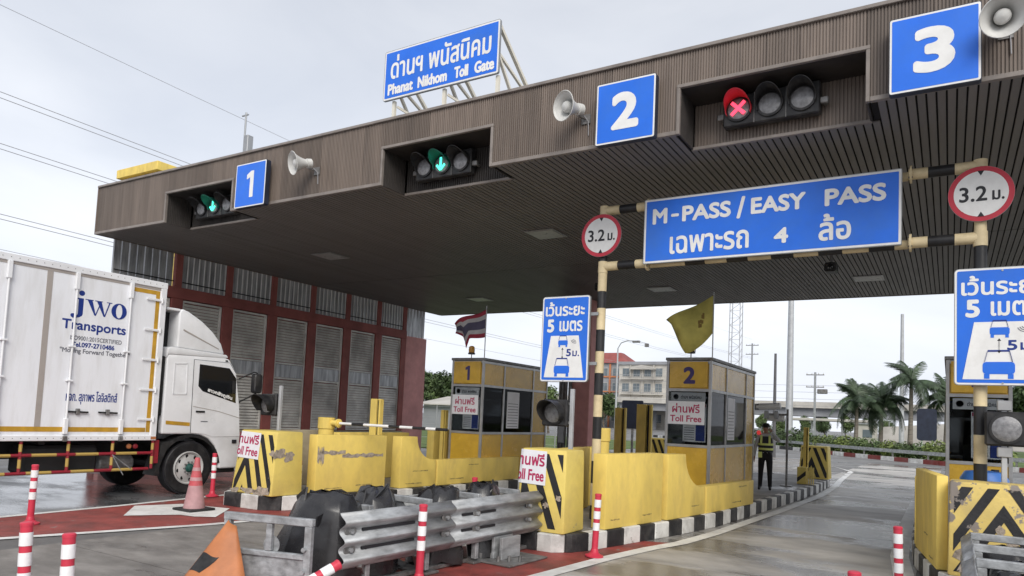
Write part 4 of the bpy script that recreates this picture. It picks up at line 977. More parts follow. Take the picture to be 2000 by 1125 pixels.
def guard_post(label, x, y, z1, w):
    t = thing('guard_post', label, 'post', (x, y, ZI), group='tall slotted yellow posts')
    MB().box(x - w / 2, y - .05, ZI, x + w * .12, y + .05, z1).build('front_flange', 'yellow', t, bevel=.008)
    MB().box(x + w * .20, y - .02, ZI, x + w * .30, y + .05, z1 - .03).build('web', 'dark', t)
    MB().box(x + w * .34, y - .05, ZI, x + w / 2, y + .05, z1).build('rear_flange', 'yellow', t, bevel=.008)
    MB().box(x - w * .5, y + .051, ZI, x + w * .5, y + .06, z1 - .01).build('back_plate', 'yellow', t)
guard_post('tall yellow post rising behind the scraped wall', -10.22, 11.3, 2.02, .27)
guard_post('thin tall yellow post left of booth 1', -10.62, 14.2, 1.86, .15)
guard_post('narrow yellow post beside the dark sign back', -10.08, 24.0, 2.25, .42)
guard_post('wide slotted yellow post left of booth 2', -9.18, 24.0, 2.40, .56)
guard_post('yellow post in front of the far chevron block', -3.50, 21.9, 1.84, .13)
t = thing('post_plinth', 'striped yellow plinth at the foot of the far yellow post', 'plinth', (-3.45, 21.8, ZI))
MB().box(-3.66, 21.5, ZI, -3.42, 21.82, .72).build('body', 'yellowold', t, bevel=.01); MB().prism([(-3.655, .30), (-3.655, .42), (-3.43, .62), (-3.43, .50)], 21.494, 21.499, 'y').build('painted_stripe', 'blackold', t)
mb = MB()
for k in range(4): mb.box(-3.405 + .05 * k, 21.55, ZI, -3.38 + .05 * k, 21.6, .72)
mb.build('railing', 'yellowold', t)
t = thing('sign_back', 'dark grey back of a sign standing behind the yellow posts', 'sign', (-10.6, 27, ZI))
MB().prism(rrect(-11.3, 1.5, -10.4, 2.62, .05), 27, 27.03, 'y').build('panel', 'navy', t); MB().tube((-10.85, 27.08, 0), (-10.85, 27.08, 2.4), .05).build('post', 'galvd', t)
# CCTV on its pole behind the officer
t = thing('surveillance_camera', 'white enforcement camera on a thin pole above the officer', 'camera', (-3.72, 20.3, ZI))
MB().tube((-3.72, 20.3, ZI), (-3.72, 20.3, 2.3), .03).build('pole', 'galvd', t)
MB().box(-3.86, 20.15, ZI, -3.58, 20.45, ZI + .02).build('foot_plate', 'galvd', t)
MB().lathe([(.09, 0), (.09, .62), (.07, .64)], (-4.52, 20.2, 2.34), (1, .05, .06), 12).build('tube', 'signwhite', t, smooth=True)
MB().box(-4.60, 20.13, 2.26, -4.44, 20.27, 2.42).build('hood', 'housing', t)
MB().bar((-4.3, 20.25, 2.15), (-3.7, 20.3, 2.15), .05).build('cross_arm', 'galvd', t)
for x in (-4.25, -4.0): MB().box(x - .06, 20.2, 2.03, x + .06, 20.32, 2.24).build('bracket', 'steel', t, bevel=.01)
MB().lathe([(.10, 0), (.10, .42), (.08, .44)], (-4.25, 20.35, 2.07), (1, .03, -.03), 12).build('illuminator', 'signwhite', t, smooth=True)
# things by booth 3
t = thing('plastic_barrel', 'blue plastic barrel standing in front of booth 3', 'barrel', (.42, 12.3, ZI))
MB().lathe([(.28, 0), (.30, .05), (.30, .35), (.285, .38), (.30, .41), (.30, .95), (.24, 1.05), (.1, 1.07), (0, 1.07)], (.42, 12.3, ZI), (0, 0, 1), 22).build('body', 'bluebin', t, smooth=True)
MB().lathe([(.05, 0), (.05, .03), (0, .03)], (.55, 12.3, ZI + 1.06), (0, 0, 1), 12).build('bung', 'ink', t)

# ================================================================== THE TRUCK
TX = -12.5; TW = 2.42
tr = thing('box_truck', 'white box truck with blue lettering driving along the leftmost lane', 'truck', (TX - TW / 2, 6, 0))
# -- cargo box
by0, by1, bz0, bz1 = .2, 7.88, 1.14, 3.86
bx = MB().box(TX - TW, by0, bz0, TX, by1, bz1).build('cargo_box', 'truckbox', tr)
for a, b_, z0, z1, o in ((by0, by1 + .02, bz1, 3.975, .022), (by0, by1 + .01, 1.05, bz0, .03)):
    MB().box(TX - TW - o, a, z0, TX + o, b_, z1).build('edge_rail', 'truckwhite', bx, bevel=.008)
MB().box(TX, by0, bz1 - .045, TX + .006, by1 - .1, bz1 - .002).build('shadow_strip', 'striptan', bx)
for y in (.9, 3.4, 5.86): MB().box(TX, y - .045, bz0 + .14, TX + .005, y + .045, bz1 - .046).build('joint_strip', 'striptan', bx)
MB().box(TX - .02, by1 - .10, bz0, TX + .020, by1 + .012, bz1).build('corner_post', 'truckwhite', bx, bevel=.006)
for y in (2.2, 4.2, 5.26, 6.28, 7.21):
    MB().tube((TX + .035, y, 1.22), (TX + .035, y, 3.84), .017, 8).build('lock_rod', 'truckwhite', bx, smooth=True)
    for z0, z1 in ((1.16, 1.42), (3.58, 3.86)): MB().box(TX + .001, y - .035, z0, TX + .058, y + .035, z1).build('rod_guide', 'truckwhite', bx, bevel=.008)
    for z in (2.05, 2.62): MB().box(TX + .001, y - .05, z - .015, TX + .06, y + .05, z + .015).build('rod_clip', 'truckwhite', bx, bevel=.004)
    MB().box(TX + .02, y - .03, 1.04, TX + .07, y + .03, 1.13).build('rod_foot', 'galvd', bx, bevel=.004)
for z in (3.63, 3.07, 2.52, 1.97, 1.43):
    MB().box(TX + .021, 7.50, z - .022, TX + .034, 7.84, z + .022).build('hinge', 'truckwhite', bx, bevel=.006)
    MB().tube((TX + .036, 7.80, z - .05), (TX + .036, 7.80, z + .05), .017, 8).build('hinge_pin', 'truckwhite', bx)
for a in (6.30, 6.80):
    MB().bar((TX + .03, a, 1.535), (TX + .03, a + .33, 1.530), .02, .03).build('latch_handle', 'dark', bx)
    MB().box(TX + .001, a + .13, 1.49, TX + .045, a + .19, 1.59).build('latch_plate', 'galvd', bx, bevel=.006)
MB().box(TX, .3, 1.20, TX + .003, 7.68, 1.28).build('yellow_tape', 'tapeyel', bx)
MB().box(TX, 7.69, 1.20, TX + .003, 7.765, 3.80).build('yellow_tape', 'tapeyel', bx)
MB().box(TX, 7.24, 3.725, TX + .003, 7.688, 3.80).build('yellow_tape', 'tapeyel', bx)
MB().box(TX + .031, 7.78, 1.07, TX + .034, 7.88, 1.12).build('side_marker', 'orange', bx)
rv = MB()
for z in (1.095, 3.92):
    y = .35
    while y < 7.8:
        rv.lathe([(.008, 0), (.006, .004), (0, .005)], (TX + (.030 if z < 2 else .022), y, z), (1, 0, 0), 6); y += .12
rv.build('rivets', 'galvd', bx)
# lettering: jwo drawn as heavy serif letters
def serif_jwo(parent):
    mb = MB(); k = [0]
    def P(pts):
        k[0] += 1; l = TX + .002 + k[0] * .0001
        mb.poly([(l, 6.22 + (x + .15) * .312, 3.185 + y * .262) for x, y in pts])
    def circ(cx_, cy_, r, ry=None): P([(cx_ + r * math.cos(2 * PI * i / 20), cy_ + (ry or r) * math.sin(2 * PI * i / 20)) for i in range(20)])
    P([(.22, -.05), (.48, -.02), (.48, 1.0), (.22, 1.0)]); P([(.10, .94), (.22, .90), (.22, 1.0), (.10, 1.0)]); circ(.36, 1.33, .155, .17)
    arc = [(.22, -.03), (.48, -.02)] + [(.48 - .52 * (1 - math.cos(a)), -.02 - .30 * math.sin(a)) for a in (.4, .8, 1.2, 1.57)] + [(-.04, -.24)] + [(.22 - .25 * (1 - math.cos(a)), -.03 - .16 * math.sin(a)) for a in (1.5, 1.0, .5)]
    P(arc); circ(-.03, -.16, .12, .13)
    for x in (.66, 1.16): P([(x, 1.0), (x + .27, 1.0), (x + .52, 0), (x + .44, 0)])
    P([(1.12, 0), (1.18, 0), (1.38, .72), (1.32, .72)]); P([(1.62, 0), (1.68, 0), (1.92, .95), (1.85, .95)])
    for a, b_ in ((.56, 1.0), (1.08, 1.5), (1.72, 2.02)): P([(a, .95), (b_, .95), (b_, 1.0), (a, 1.0)])
    n = 28; cx_, cy_ = 2.44, .5
    for i in range(n):
        a0, a1 = 2 * PI * i / n, 2 * PI * (i + 1) / n
        P([(cx_ + .44 * math.cos(a0), cy_ + .53 * math.sin(a0)), (cx_ + .44 * math.cos(a1), cy_ + .53 * math.sin(a1)), (cx_ + .18 * math.cos(a1), cy_ + .46 * math.sin(a1)), (cx_ + .18 * math.cos(a0), cy_ + .46 * math.sin(a0))])
    mb.build('lettering', 'inkblue', parent, recalc=False)
serif_jwo(bx)
UY = (0, 1, 0)
write('lettering', 'Transports', 'inkblue', bx, (TX, 6.10, 2.86), UY, UZ, 1.08, .215, bold=.006)
write('lettering', 'ISO9001:2015CERTIFIED', 'inkgrey', bx, (TX, 6.25, 2.735), UY, UZ, .87, .075, bold=.002)
write('lettering', 'Tel.097-2710486', 'inkblue', bx, (TX, 6.28, 2.62), UY, UZ, .72, .085, bold=.004)
write('lettering', '"Moving Forward Together"', 'inkgrey', bx, (TX, 6.10, 2.495), UY, UZ, 1.18, .105, bold=.003)
write('lettering', 'หจก. สุภาพร โลจิสติกส์', 'inkblue', bx, (TX, 6.26, 1.66), UY, UZ, .86, .23, bold=.0035)
# -- cab
cz = MB(); cx0, cx1 = TX - TW + .06, TX - .045
arch = [(9.33, .47), (9.30, .70), (9.20, .92), (9.04, 1.07), (8.85, 1.145), (8.68, 1.16)]
prof = [(8.03, 1.16), (8.03, 2.60), (8.06, 2.67), (9.26, 2.72), (9.40, 2.68), (9.53, 2.50), (9.64, 2.05), (9.73, 1.55), (9.78, 1.15), (9.79, .75), (9.76, .47)] + arch
cb = cz.prism(prof, cx0, cx1, 'x').build('cab', 'truckwhite', tr, bevel=.035, seg=3, smooth=True)
MB().prism([(8.015, 2.60), (8.03, 2.78), (8.1, 2.81), (9.31, 2.765), (9.36, 2.72), (9.3, 2.70), (8.06, 2.665)], cx0 - .005, cx1 + .006, 'x').build('roof_rim', 'truckwhite', cb, bevel=.012, seg=2, smooth=True)
fp = [(8.24, 2.815), (8.24, 3.50), (8.30, 3.56), (8.42, 3.53), (8.73, 3.38), (9.00, 3.19), (9.20, 2.98), (9.29, 2.775)]
MB().prism(fp, cx0 + .1, cx1 - .03, 'x').build('roof_fairing', 'truckwhite', cb, bevel=.03, seg=3, smooth=True)
MB().hexa([(cx1 - .032, 8.34, 3.145), (cx1 - .022, 8.34, 3.145), (cx1 - .022, 8.34, 3.175), (cx1 - .032, 8.34, 3.175)], [(cx1 - .032, 9.14, 2.86), (cx1 - .022, 9.14, 2.86), (cx1 - .022, 9.14, 2.875), (cx1 - .032, 9.14, 2.875)]).build('fairing_crease', 'striptan', cb)
MB().box(cx0 + .15, 7.97, 3.50, cx1 - .03, 8.25, 3.55).build('fairing_lip', 'truckwhite', cb, bevel=.01)
MB().box(cx0 + .4, 7.99, 2.82, cx1 - .35, 8.235, 3.49).build('fairing_gap', 'dark', cb)
MB().box(cx1 - .22, 7.91, 1.5, cx1 - .02, 8.02, 2.62).build('air_intake', 'rubber', cb, bevel=.02)
MB().box(cx0 + .1, 7.90, .95, cx1 - .1, 8.02, 1.6).build('rear_gap', 'dark', cb)
# door outline grooves, window, stamped panel, handle
def line3(pts, w, name, m, par, x=cx1 + .001, th=.003):
    mb = MB()
    for a, b_ in zip(pts, pts[1:]): mb.bar((x, a[0], a[1]), (x, b_[0], b_[1]), th, w)
    return mb.build(name, m, par)
dr = MB().prism([(8.63, 1.19), (8.60, 2.60), (9.40, 2.60), (9.56, 2.40), (9.69, 1.75), (9.755, 1.12), (9.1, 1.11), (8.95, 1.165)], cx1 + .001, cx1 + .008, 'x').build('door', 'truckwhite', cb)
line3([(8.625, 1.18), (8.595, 2.61)], .012, 'door_gap', 'ink', dr, cx1 + .004); line3([(8.595, 2.612), (9.40, 2.612), (9.565, 2.41)], .008, 'door_gap', 'inkgrey', dr, cx1 + .004)
wn_ = [(8.72, 2.53), (8.72, 2.10), (8.82, 2.005), (9.60, 1.80), (9.575, 2.30), (9.40, 2.50)]
wi = MB().prism(wn_, cx1 + .008, cx1 + .013, 'x').build('side_window', 'tint', dr)
MB().prism([(9.5, 2.0), (9.56, 2.0), (9.55, 2.25), (9.49, 2.25)], cx1 + .0131, cx1 + .02, 'x').build('pillar_mirror', 'housing', wi)
write('lettering', 'สาวกสังภูเงิน', 'signwhite', dr, (cx1 + .0135, 8.93, 1.985), (0, .967, -.253), (0, .0, 1), .60, .10, bold=.006)
MB().box(cx1 + .009, 8.70, 1.585, cx1 + .03, 8.90, 1.62).build('door_handle', 'dark', dr, bevel=.008)
line3([(8.64, 1.70), (9.2, 1.62), (9.74, 1.49)], .012, 'body_crease', 'striptan', dr, cx1 + .010)
MB().box(cx1 + .0085, 8.83, 1.40, cx1 + .012, 8.98, 1.42).build('badge', 'inkgrey', dr)
f = MB()
for a, b_ in (((8.20, 1.92), (8.20, 2.50)), ((8.20, 2.50), (8.46, 2.52)), ((8.46, 2.52), (8.48, 1.93)), ((8.48, 1.93), (8.20, 1.92))): f.bar((cx1 + .003, a[0], a[1]), (cx1 + .003, b_[0], b_[1]), .010, .022)
f.build('stamped_frame', 'truckwhite', cb)
MB().prism([(8.10, 1.345), (8.60, 1.315), (8.60, 1.385), (8.10, 1.415)], cx1 + .001, cx1 + .004, 'x').build('yellow_tape', 'tapeyel', cb)
MB().box(cx1 + .001, 9.58, .98, cx1 + .02, 9.68, 1.05).build('side_marker', 'ink', cb)
MB().box(cx1 + .001, 9.30, 2.63, cx1 + .012, 9.35, 2.66).build('roof_marker', 'dark', cb)
MB().prism([(9.53, 2.50), (9.64, 2.05), (9.70, 1.75), (9.74, 1.75), (9.66, 2.08), (9.55, 2.52)], cx0 + .12, cx1 - .12, 'x').build('windscreen', 'tint', cb)
MB().box(cx0, 9.74, .40, cx1 - .02, 9.90, .86).build('bumper', 'truckwhite', cb, bevel=.03)
for x in (cx0 + .2, cx1 - .45): MB().box(x, 9.885, .55, x + .3, 9.91, .75).build('headlight', 'glass', cb)
# mirror on its arm in front of the door
mi = MB().path([(cx1 - .02, 9.66, 2.30), (cx1 + .22, 9.85, 2.46), (cx1 + .25, 9.90, 2.44), (cx1 + .25, 9.90, 2.02), (cx1 - .02, 9.70, 1.82)], .014, 8).build('mirror_arm', 'dark', cb)
MB().prism(rrect(9.80, 2.02, 10.0, 2.42, .06), cx1 + .18, cx1 + .32, 'x').build('mirror_shell', 'housing', cb, bevel=.02)
# -- wheels
def wheel(xo, y, sgn, full=True):
    w = MB().lathe([(.30, -.02), (.40, 0), (.475, -.01), (.508, -.05), (.512, -.10), (.512, -.20), (.505, -.25), (.46, -.29), (.30, -.29)], (xo, y, .512), (sgn, 0, 0), 40, caps=False).build('wheel', 'rubber', tr, smooth=True)
    rm = MB().lathe([(.315, -.03), (.318, .005), (.30, .012), (.285, -.008), (.268, -.03), (.20, -.012), (.145, .012), (.085, .016)], (xo, y, .512), (sgn, 0, 0), 36, caps=False).build('rim', 'rim', w, smooth=True)
    MB().lathe([(.088, .0), (.085, .03), (.07, .04), (.065, .075), (.045, .09), (0, .092)], (xo, y, .512), (sgn, 0, 0), 20).build('hub', 'hubgreen', w, smooth=True)
    hl = MB()
    for k in range(8):
        a = 2 * PI * k / 8 + .2; hl.disc((xo + sgn * (-.012), y + .228 * math.cos(a), .512 + .228 * math.sin(a)), (sgn, .2, 0), .034, 12)
    hl.build('hand_holes', 'dark', w)
    nt_ = MB()
    for k in range(10):
        a = 2 * PI * k / 10; c = (xo + sgn * .015, y + .117 * math.cos(a), .512 + .117 * math.sin(a)); nt_.tube(c, (c[0] + sgn * .035, c[1], c[2]), .016, 6)
    nt_.build('wheel_nuts', 'galvd', w)
    gr = MB()
    for rr in (.035, .1, .15, .215): gr.lathe([(.5135, -rr - .006), (.5135, -rr + .006)], (xo, y, .512), (sgn, 0, 0), 40)
    gr.build('tread_grooves', 'ink', w)
wheel(TX - .06, 8.66, 1); wheel(TX - TW + .06, 8.66, -1); wheel(TX - .06, 2.6, 1); wheel(TX - TW + .06, 2.6, -1)
# black arch liner and mud flap round the front wheel
mb = MB(); n = 16
for i in range(n):
    a0 = R(8 + 182 * i / n); a1 = R(8 + 182 * (i + 1) / n); q = []
    for xx in (TX - .045, TX - .40): 
        for rr in (.60, .655):
            q += [(xx, 8.66 + rr * math.cos(a0) * 1.03, .50 + rr * math.sin(a0)), (xx, 8.66 + rr * math.cos(a1) * 1.03, .50 + rr * math.sin(a1))]
    mb.add(q, [(0, 1, 3, 2), (4, 6, 7, 5), (2, 3, 7, 6), (0, 4, 5, 1)])
mb.build('wheel_arch', 'rubber', tr)
MB().hexa([(TX - .38, 7.93, .40), (TX - .04, 7.93, .40), (TX - .04, 7.98, .40), (TX - .38, 7.98, .40)], [(TX - .38, 8.06, .98), (TX - .04, 8.06, .98), (TX - .04, 8.22, 1.02), (TX - .38, 8.22, 1.02)]).build('mud_flap', 'rubber', tr)
MB().box(TX - .9, 9.30, .38, TX - .12, 9.76, .52).build('front_step', 'dark', tr, bevel=.02)
# -- chassis and underbody
for x in (TX - .75, TX - TW + .66): MB().box(x, .3, .72, x + .09, 9.6, .98).build('chassis_rail', 'dark', tr)
for y in (1.2, 2.4, 3.6, 4.8, 6.0, 7.2): MB().box(TX - TW + .1, y - .05, .985, TX - .1, y + .05, 1.045).build('cross_bearer', 'dark', tr)
MB().box(TX - .62, 5.75, .50, TX - .14, 6.95, .96).build('fuel_tank', 'dark', tr, bevel=.05)
MB().lathe([(.14, 0), (.16, .03), (.16, .6), (.14, .63)], (TX - .5, 7.1, .62), (0, 1, 0), 14).build('air_tank', 'galvd', tr)
MB().tube((TX - TW + .2, 8.66, .51), (TX - .2, 8.66, .51), .07).build('axle', 'dark', tr); MB().tube((TX - TW + .2, 2.6, .51), (TX - .2, 2.6, .51), .1).build('axle', 'dark', tr)
for z, y0_, y1_ in ((.82, 3.6, 7.86), (.535, 3.6, 7.80)):
    L_ = y1_ - y0_; k = 0; y = y1_
    for s in [.30, .38] * 9:
        e = max(y0_, y - s); MB().tube((TX - .02, y - .001, z), (TX - .02, e + .001, z), .027, 8).build('guard_bar', 'guardyel' if k % 2 else 'guardred', tr, smooth=True); y = e; k += 1
        if y <= y0_: break
for y in (3.7, 4.3, 4.98, 5.66, 6.38, 7.12, 7.86):
    for z0, z1, m in ((.535, .62, 'guardred'), (.62, .76, 'guardyel'), (.76, .88, 'guardred'), (.88, 1.0, 'guardyel'), (1.0, 1.05, 'guardred')):
        MB().tube((TX - .021, y, z0), (TX - .021, y, z1 - .001), .026, 8).build('guard_upright', m, tr, smooth=True)
MB().box(TX - .09, 7.90, .62, TX - .03, 8.0, 1.05).build('guard_end', 'guardred', tr, bevel=.01)
for y in (7.3, 7.42): MB().lathe([(.045, 0), (.045, .03), (.03, .04)], (TX - .1, y + .15, .94), (1, 0, 0), 12).build('tail_lamp', 'orange' if y < 7.4 else 'guardred', tr)
ch = MB()
for k in range(12):
    a = (TX - .0, 7.12 + .03 * k, .80 - .022 * k); ch.tube(a, (a[0], a[1] + .028, a[2] - .02), .008, 5); a = (TX - .0, 7.12 + .018 * k, .80 - .03 * k); ch.tube(a, (a[0], a[1] + .016, a[2] - .028), .008, 5)
ch.build('chain', 'galv', tr)

# ================================================================== CRASH CUSHION on island 2
def cushion(label, ox, oy, yaw=0., full=True, hs=1.):
    t = thing('crash_cushion', label, 'crash barrier', (ox, oy, 0), yaw)
    # local axes: +y runs from the nose (y = 0) to the island, x across; rails at x = -.38 and +.33
    Z = lambda name, mb, m, par=t, **k: mb.build(name, m, par, local=True, **k)
    # three-wave beam profile (offset, height)
    prof = []
    n = 36
    for i in range(n + 1):
        s = i / n; prof.append((.042 * math.cos(s * 6 * PI + PI) + .0, .26 + .54 * s))
    for xb, sg, y0, y1 in ((.33, 1, .62, 4.15), (-.38, -1, .75, 4.1)):
        segs = [(y0, y0 + (y1 - y0) * .47), (y0 + (y1 - y0) * .45, y1)]
        for q, (a, b_) in enumerate(segs):
            mb = MB(); off = .0 if q else .012; sag = lambda y, q=q: .0
            vs = []
            for y in (a, (a + b_) / 2, b_):
                vs += [(xb + sg * (o + off), y, z + .0) for o, z in prof] 
            k = len(prof); mb.add(vs, [(j * k + i, j * k + i + 1, (j + 1) * k + i + 1, (j + 1) * k + i) for j in range(2) for i in range(k - 1)])
            o = Z('rail_beam', mb, 'galv', smooth=True); sm = o.modifiers.new('thickness', 'SOLIDIFY'); sm.thickness = .006
            for zz in (.44, .62):
                ys_ = (a + .12, b_ - .10) if q == 0 else (a + .55, b_ - .25)
                for y in ys_:
                    MB().prism([(y + .075 * math.cos(2 * PI * i / 14), zz + .055 * math.sin(2 * PI * i / 14)) for i in range(14)], xb + sg * (-.030 + off), xb + sg * (-.016 + off), 'x').build('bolt_plate', 'galvd', o, local=True, bevel=.004)
                    MB().tube((xb + sg * (-.016 + off), y, zz), (xb + sg * (.012 + off), y, zz), .024, 6).build('bolt', 'galv', o, local=True)
                MB().box(min(xb + sg * (-.050 + off), xb + sg * (-.022 + off)), a + .28, zz - .014, max(xb + sg * (-.050 + off), xb + sg * (-.022 + off)), b_ - (.62 if q == 0 else 1.0), zz + .014).build('slot', 'ink', o, local=True)
    # portal frames; the foremost one is knocked askew
    for i, y in enumerate((.25, 1.05, 1.95, 2.85, 3.7)):
        fr = MB(); x0, x1 = (-.45, .41) if i == 0 else (-.30, .235)
        zt = .775 if i == 0 else .835
        for x in (x0, x1): fr.box(x - .035, y - .03, .06, x + .035, y + .03, zt - .07)
        fr.box(x0 - .04, y - .032, zt - .07, x1 + .04, y + .032, zt)
        fr.box(x0 + .036, y - .025, .40, x1 - .036, y + .025, .45)
        if i == 0: fr.box(-.03, y - .025, .455, .03, y + .025, zt - .071)
        f_ = Z('frame', fr, 'galv', bevel=.006)
        if i == 0:
            f_.location = (-.02, -.10, 0); f_.rotation_euler = (0, 0, R(19))
            MB().box(x0 + .036, y + .0, .07, x1 - .036, y + .012, .398).build('face_plate', 'galv', f_, local=True)
            for x in (.0,): MB().tube((x, y + .034, .50), (x, y + .042, .50), .085, 18).build('washer', 'galv', f_, local=True)
            for x in (x0, x1):
                for z in (.3, .5): MB().tube((x - .02, y - .032, z), (x - .02, y - .06, z), .022, 6).build('bolt', 'galv', f_, local=True)
    # black plastic cylinders between the frames, squashed into folded domes
    rng = random.Random(5)
    for i, (xc, y, h, rx, ry, ph) in enumerate(((-.20, .80, .955, .46, .36, .4), (-.16, 1.52, .955, .31, .33, 2.3), (-.05, 2.42, .92, .28, .34, .9), (.03, 3.25, .93, .25, .33, 2.6))):
        h *= hs
        if hs < 1: rx = .27; xc = 0.
        mb = MB(); nu, nv = 15, 5; rg = random.Random(31 + i); jit = {}
        def fn(u, v, xc=xc, y=y, h=h, rx=rx, ry=ry, ph=ph, rg=rg, jit=jit):
            key = (round(u * 15) % 15, round(v * 5)); a = 2 * PI * u; q = math.sin(v * PI / 2)
            if key not in jit: jit[key] = (rg.uniform(.86, 1.14), rg.uniform(-.05, .05))
            g, dz = jit[key]; rr = (math.cos(v * PI / 2 * .97) ** .5) * g * (1 + .12 * math.sin(2 * a + ph))
            ridge = .45 * v
            return (xc + rx * (rr * math.cos(a) + ridge * math.cos(ph) * .5), y + ry * (rr * math.sin(a) + ridge * math.sin(ph) * .5), max(.03, .04 + (h - .04) * q ** .85 + dz * (1 if v < .9 else .3)))
        mb.grid(fn, nu, nv); Z('plastic_cylinder', mb, 'hdpe', bevel=.014, smooth=True)
        # flat folded flaps of the torn sheet standing up out of the heap
        for k in range(3):
            aa = ph + k * 1.9; c = Vector((xc + .45 * rx * math.cos(aa), y + .45 * ry * math.sin(aa), h - .22)); d = Vector((math.cos(aa + 1.3), math.sin(aa + 1.3), 0)) * rx * .62
            n_ = Vector((-d.y, d.x, 0)).normalized(); tp = Vector((0, 0, .16 + .06 * k))
            lp = MB().add([c - d - tp * .6, c + d * .8 - tp * .9, c + d * .35 + tp * .95 + n_ * .05, c - d * .5 + tp * .55 - n_ * .07, c - d * 1.1 + tp * .05 - n_ * .02], [(0, 1, 2), (0, 2, 3), (0, 3, 4)])
            o = Z('torn_flap', lp, 'hdpe'); sm = o.modifiers.new('thickness', 'SOLIDIFY'); sm.thickness = .016
    # base: track rails, feet, base plate
    for x in (-.2, .14): Z('track', MB().box(x - .04, .1, .015, x + .04, 4.2, .06), 'galvd', bevel=.006)
    for y in (.9, 1.7, 2.55, 3.3):
        Z('strut', MB().bar((.30, y, .28), (.10, y + .30, .05), .05, .06), 'galvd'); Z('strut', MB().bar((-.32, y, .28), (-.12, y + .30, .05), .05, .06), 'galvd')
        Z('foot', MB().box(-.30, y + .2, .012, .30, y + .42, .04), 'galvd', bevel=.005)
    Z('base_plate', MB().box(-.5, 2.9, .012, .72, 3.75, .035), 'galvd', bevel=.006)
    for x in (.30, .42): Z('anchor', MB().box(x, 3.1, .036, x + .04, 3.5, .30), 'galv', bevel=.004)
    for k in range(6): Z('anchor_bolt', MB().tube((.20 + .09 * k, 3.02 + .1 * (k % 3), .036), (.20 + .09 * k, 3.02 + .1 * (k % 3), .10), .022, 6), 'galvd')
    # orange nose sheet, torn loose on one side and curling out to the left
    def fn(u, v):
        w = 1 - v; bul = math.sin(PI * u) * (.10 * w + .02)
        bx_, by_ = -.66 + .62 * u, -.50 + .42 * u
        tx_, ty_ = -.50 + .08 * u, -.03 + .03 * u
        crease = .05 * max(0, .5 - abs(u - .55) * 2) * w
        return (bx_ * w + tx_ * v - .3 * bul + crease, by_ * w + ty_ * v - .95 * bul - crease, .02 + .68 * v - .05 * u * v + .05 * math.sin(9 * u) * v * w)
    mb = MB(); mb.grid(fn, 10, 8); ns = Z('nose_sheet', mb, 'orange', smooth=True); sm = ns.modifiers.new('thickness', 'SOLIDIFY'); sm.thickness = .012; sm.offset = 0
    for sg in (-1, 1):
        mk = MB(); off = Vector((-.0025, -.0095, .002)) * sg * 1.1
        mk.grid(lambda a, c: tuple(Vector(fn((.04 + .02 * c) * (1 - a) + (.62 - .26 * (1 - c)) * a, .36 + .22 * c)) + off), 8, 4)
        mk.build('chevron_patch', 'rubber', ns, local=True)
    return t
cushion('battered crash cushion with grey three wave rails and black plastic cylinders at island 2', -5.28, 4.45, R(-3.2))
cushion('crash cushion frame with black cylinders at the bottom right corner', .52, 4.95, 0, hs=.84)

# ================================================================== DELINEATOR POSTS, CONE
def delineator_proto():
    t = thing('delineator_post', '', 'post', (0, 0, 0))
    MB().tube((0, 0, .03), (0, 0, .80), .042, 18).build('tube', 'delin', t, local=True, smooth=True)
    MB().lathe([(.12, .017), (.12, .034), (.085, .045), (.055, .07), (.048, .11), (.042, .12)], (0, 0, 0), (0, 0, 1), 20).build('foot', 'delin', t, local=True, smooth=True)
    MB().lathe([(.045, .80), (.045, .822), (.035, .83), (0, .83)], (0, 0, 0), (0, 0, 1), 18).build('cap', 'delin', t, local=True, smooth=True)
    for z in (.655, .505, .355): MB().tube((0, 0, z), (0, 0, z + .10), .0455, 18, cap=False).build('reflective_band', 'reflect', t, local=True, smooth=True)
    return t
pr = delineator_proto()
DEL = [(-3.95, 8.68, 'red and white post in front of the left striped pole'), (-4.71, 6.0, 'red and white post in front of the grey guardrail'), (-5.94, 2.8, 'nearest red and white post at the bottom left, behind its taller looking twin'),
       (-10.79, 5.08, 'red and white post standing on the red gore, left edge'), (-5.28, 2.77, 'red and white post cut off by the bottom edge, right of its near twin'), (-11.93, 8.76, 'red and white post beside the front wheel of the truck'),
       (-9.83, 8.98, 'red and white post between the chevron block and the scraped wall'), (-.44, 8.57, 'red and white post by the kerb of the right hand island'), (-.56, 5.58, 'red post top at the bottom edge in lane 3'),
       (-6.22, 9.17, 'red post top just showing behind the guardrail'), (-6.04, 5.87, 'red post top behind the black plastic cylinders')]
DEL[2] = (-5.94, 2.8, 'leftmost near red and white post at the bottom left corner')
for i, (x, y, lab) in enumerate(DEL):
    o = pr if i == 0 else copy_tree(pr)
    o.location = (x, y, 0); o.rotation_euler = (R(random.uniform(-2, 2)), R(random.uniform(-2, 2)), random.uniform(0, 6)); tag(o, lab, 'post', 'red and white delineator posts')
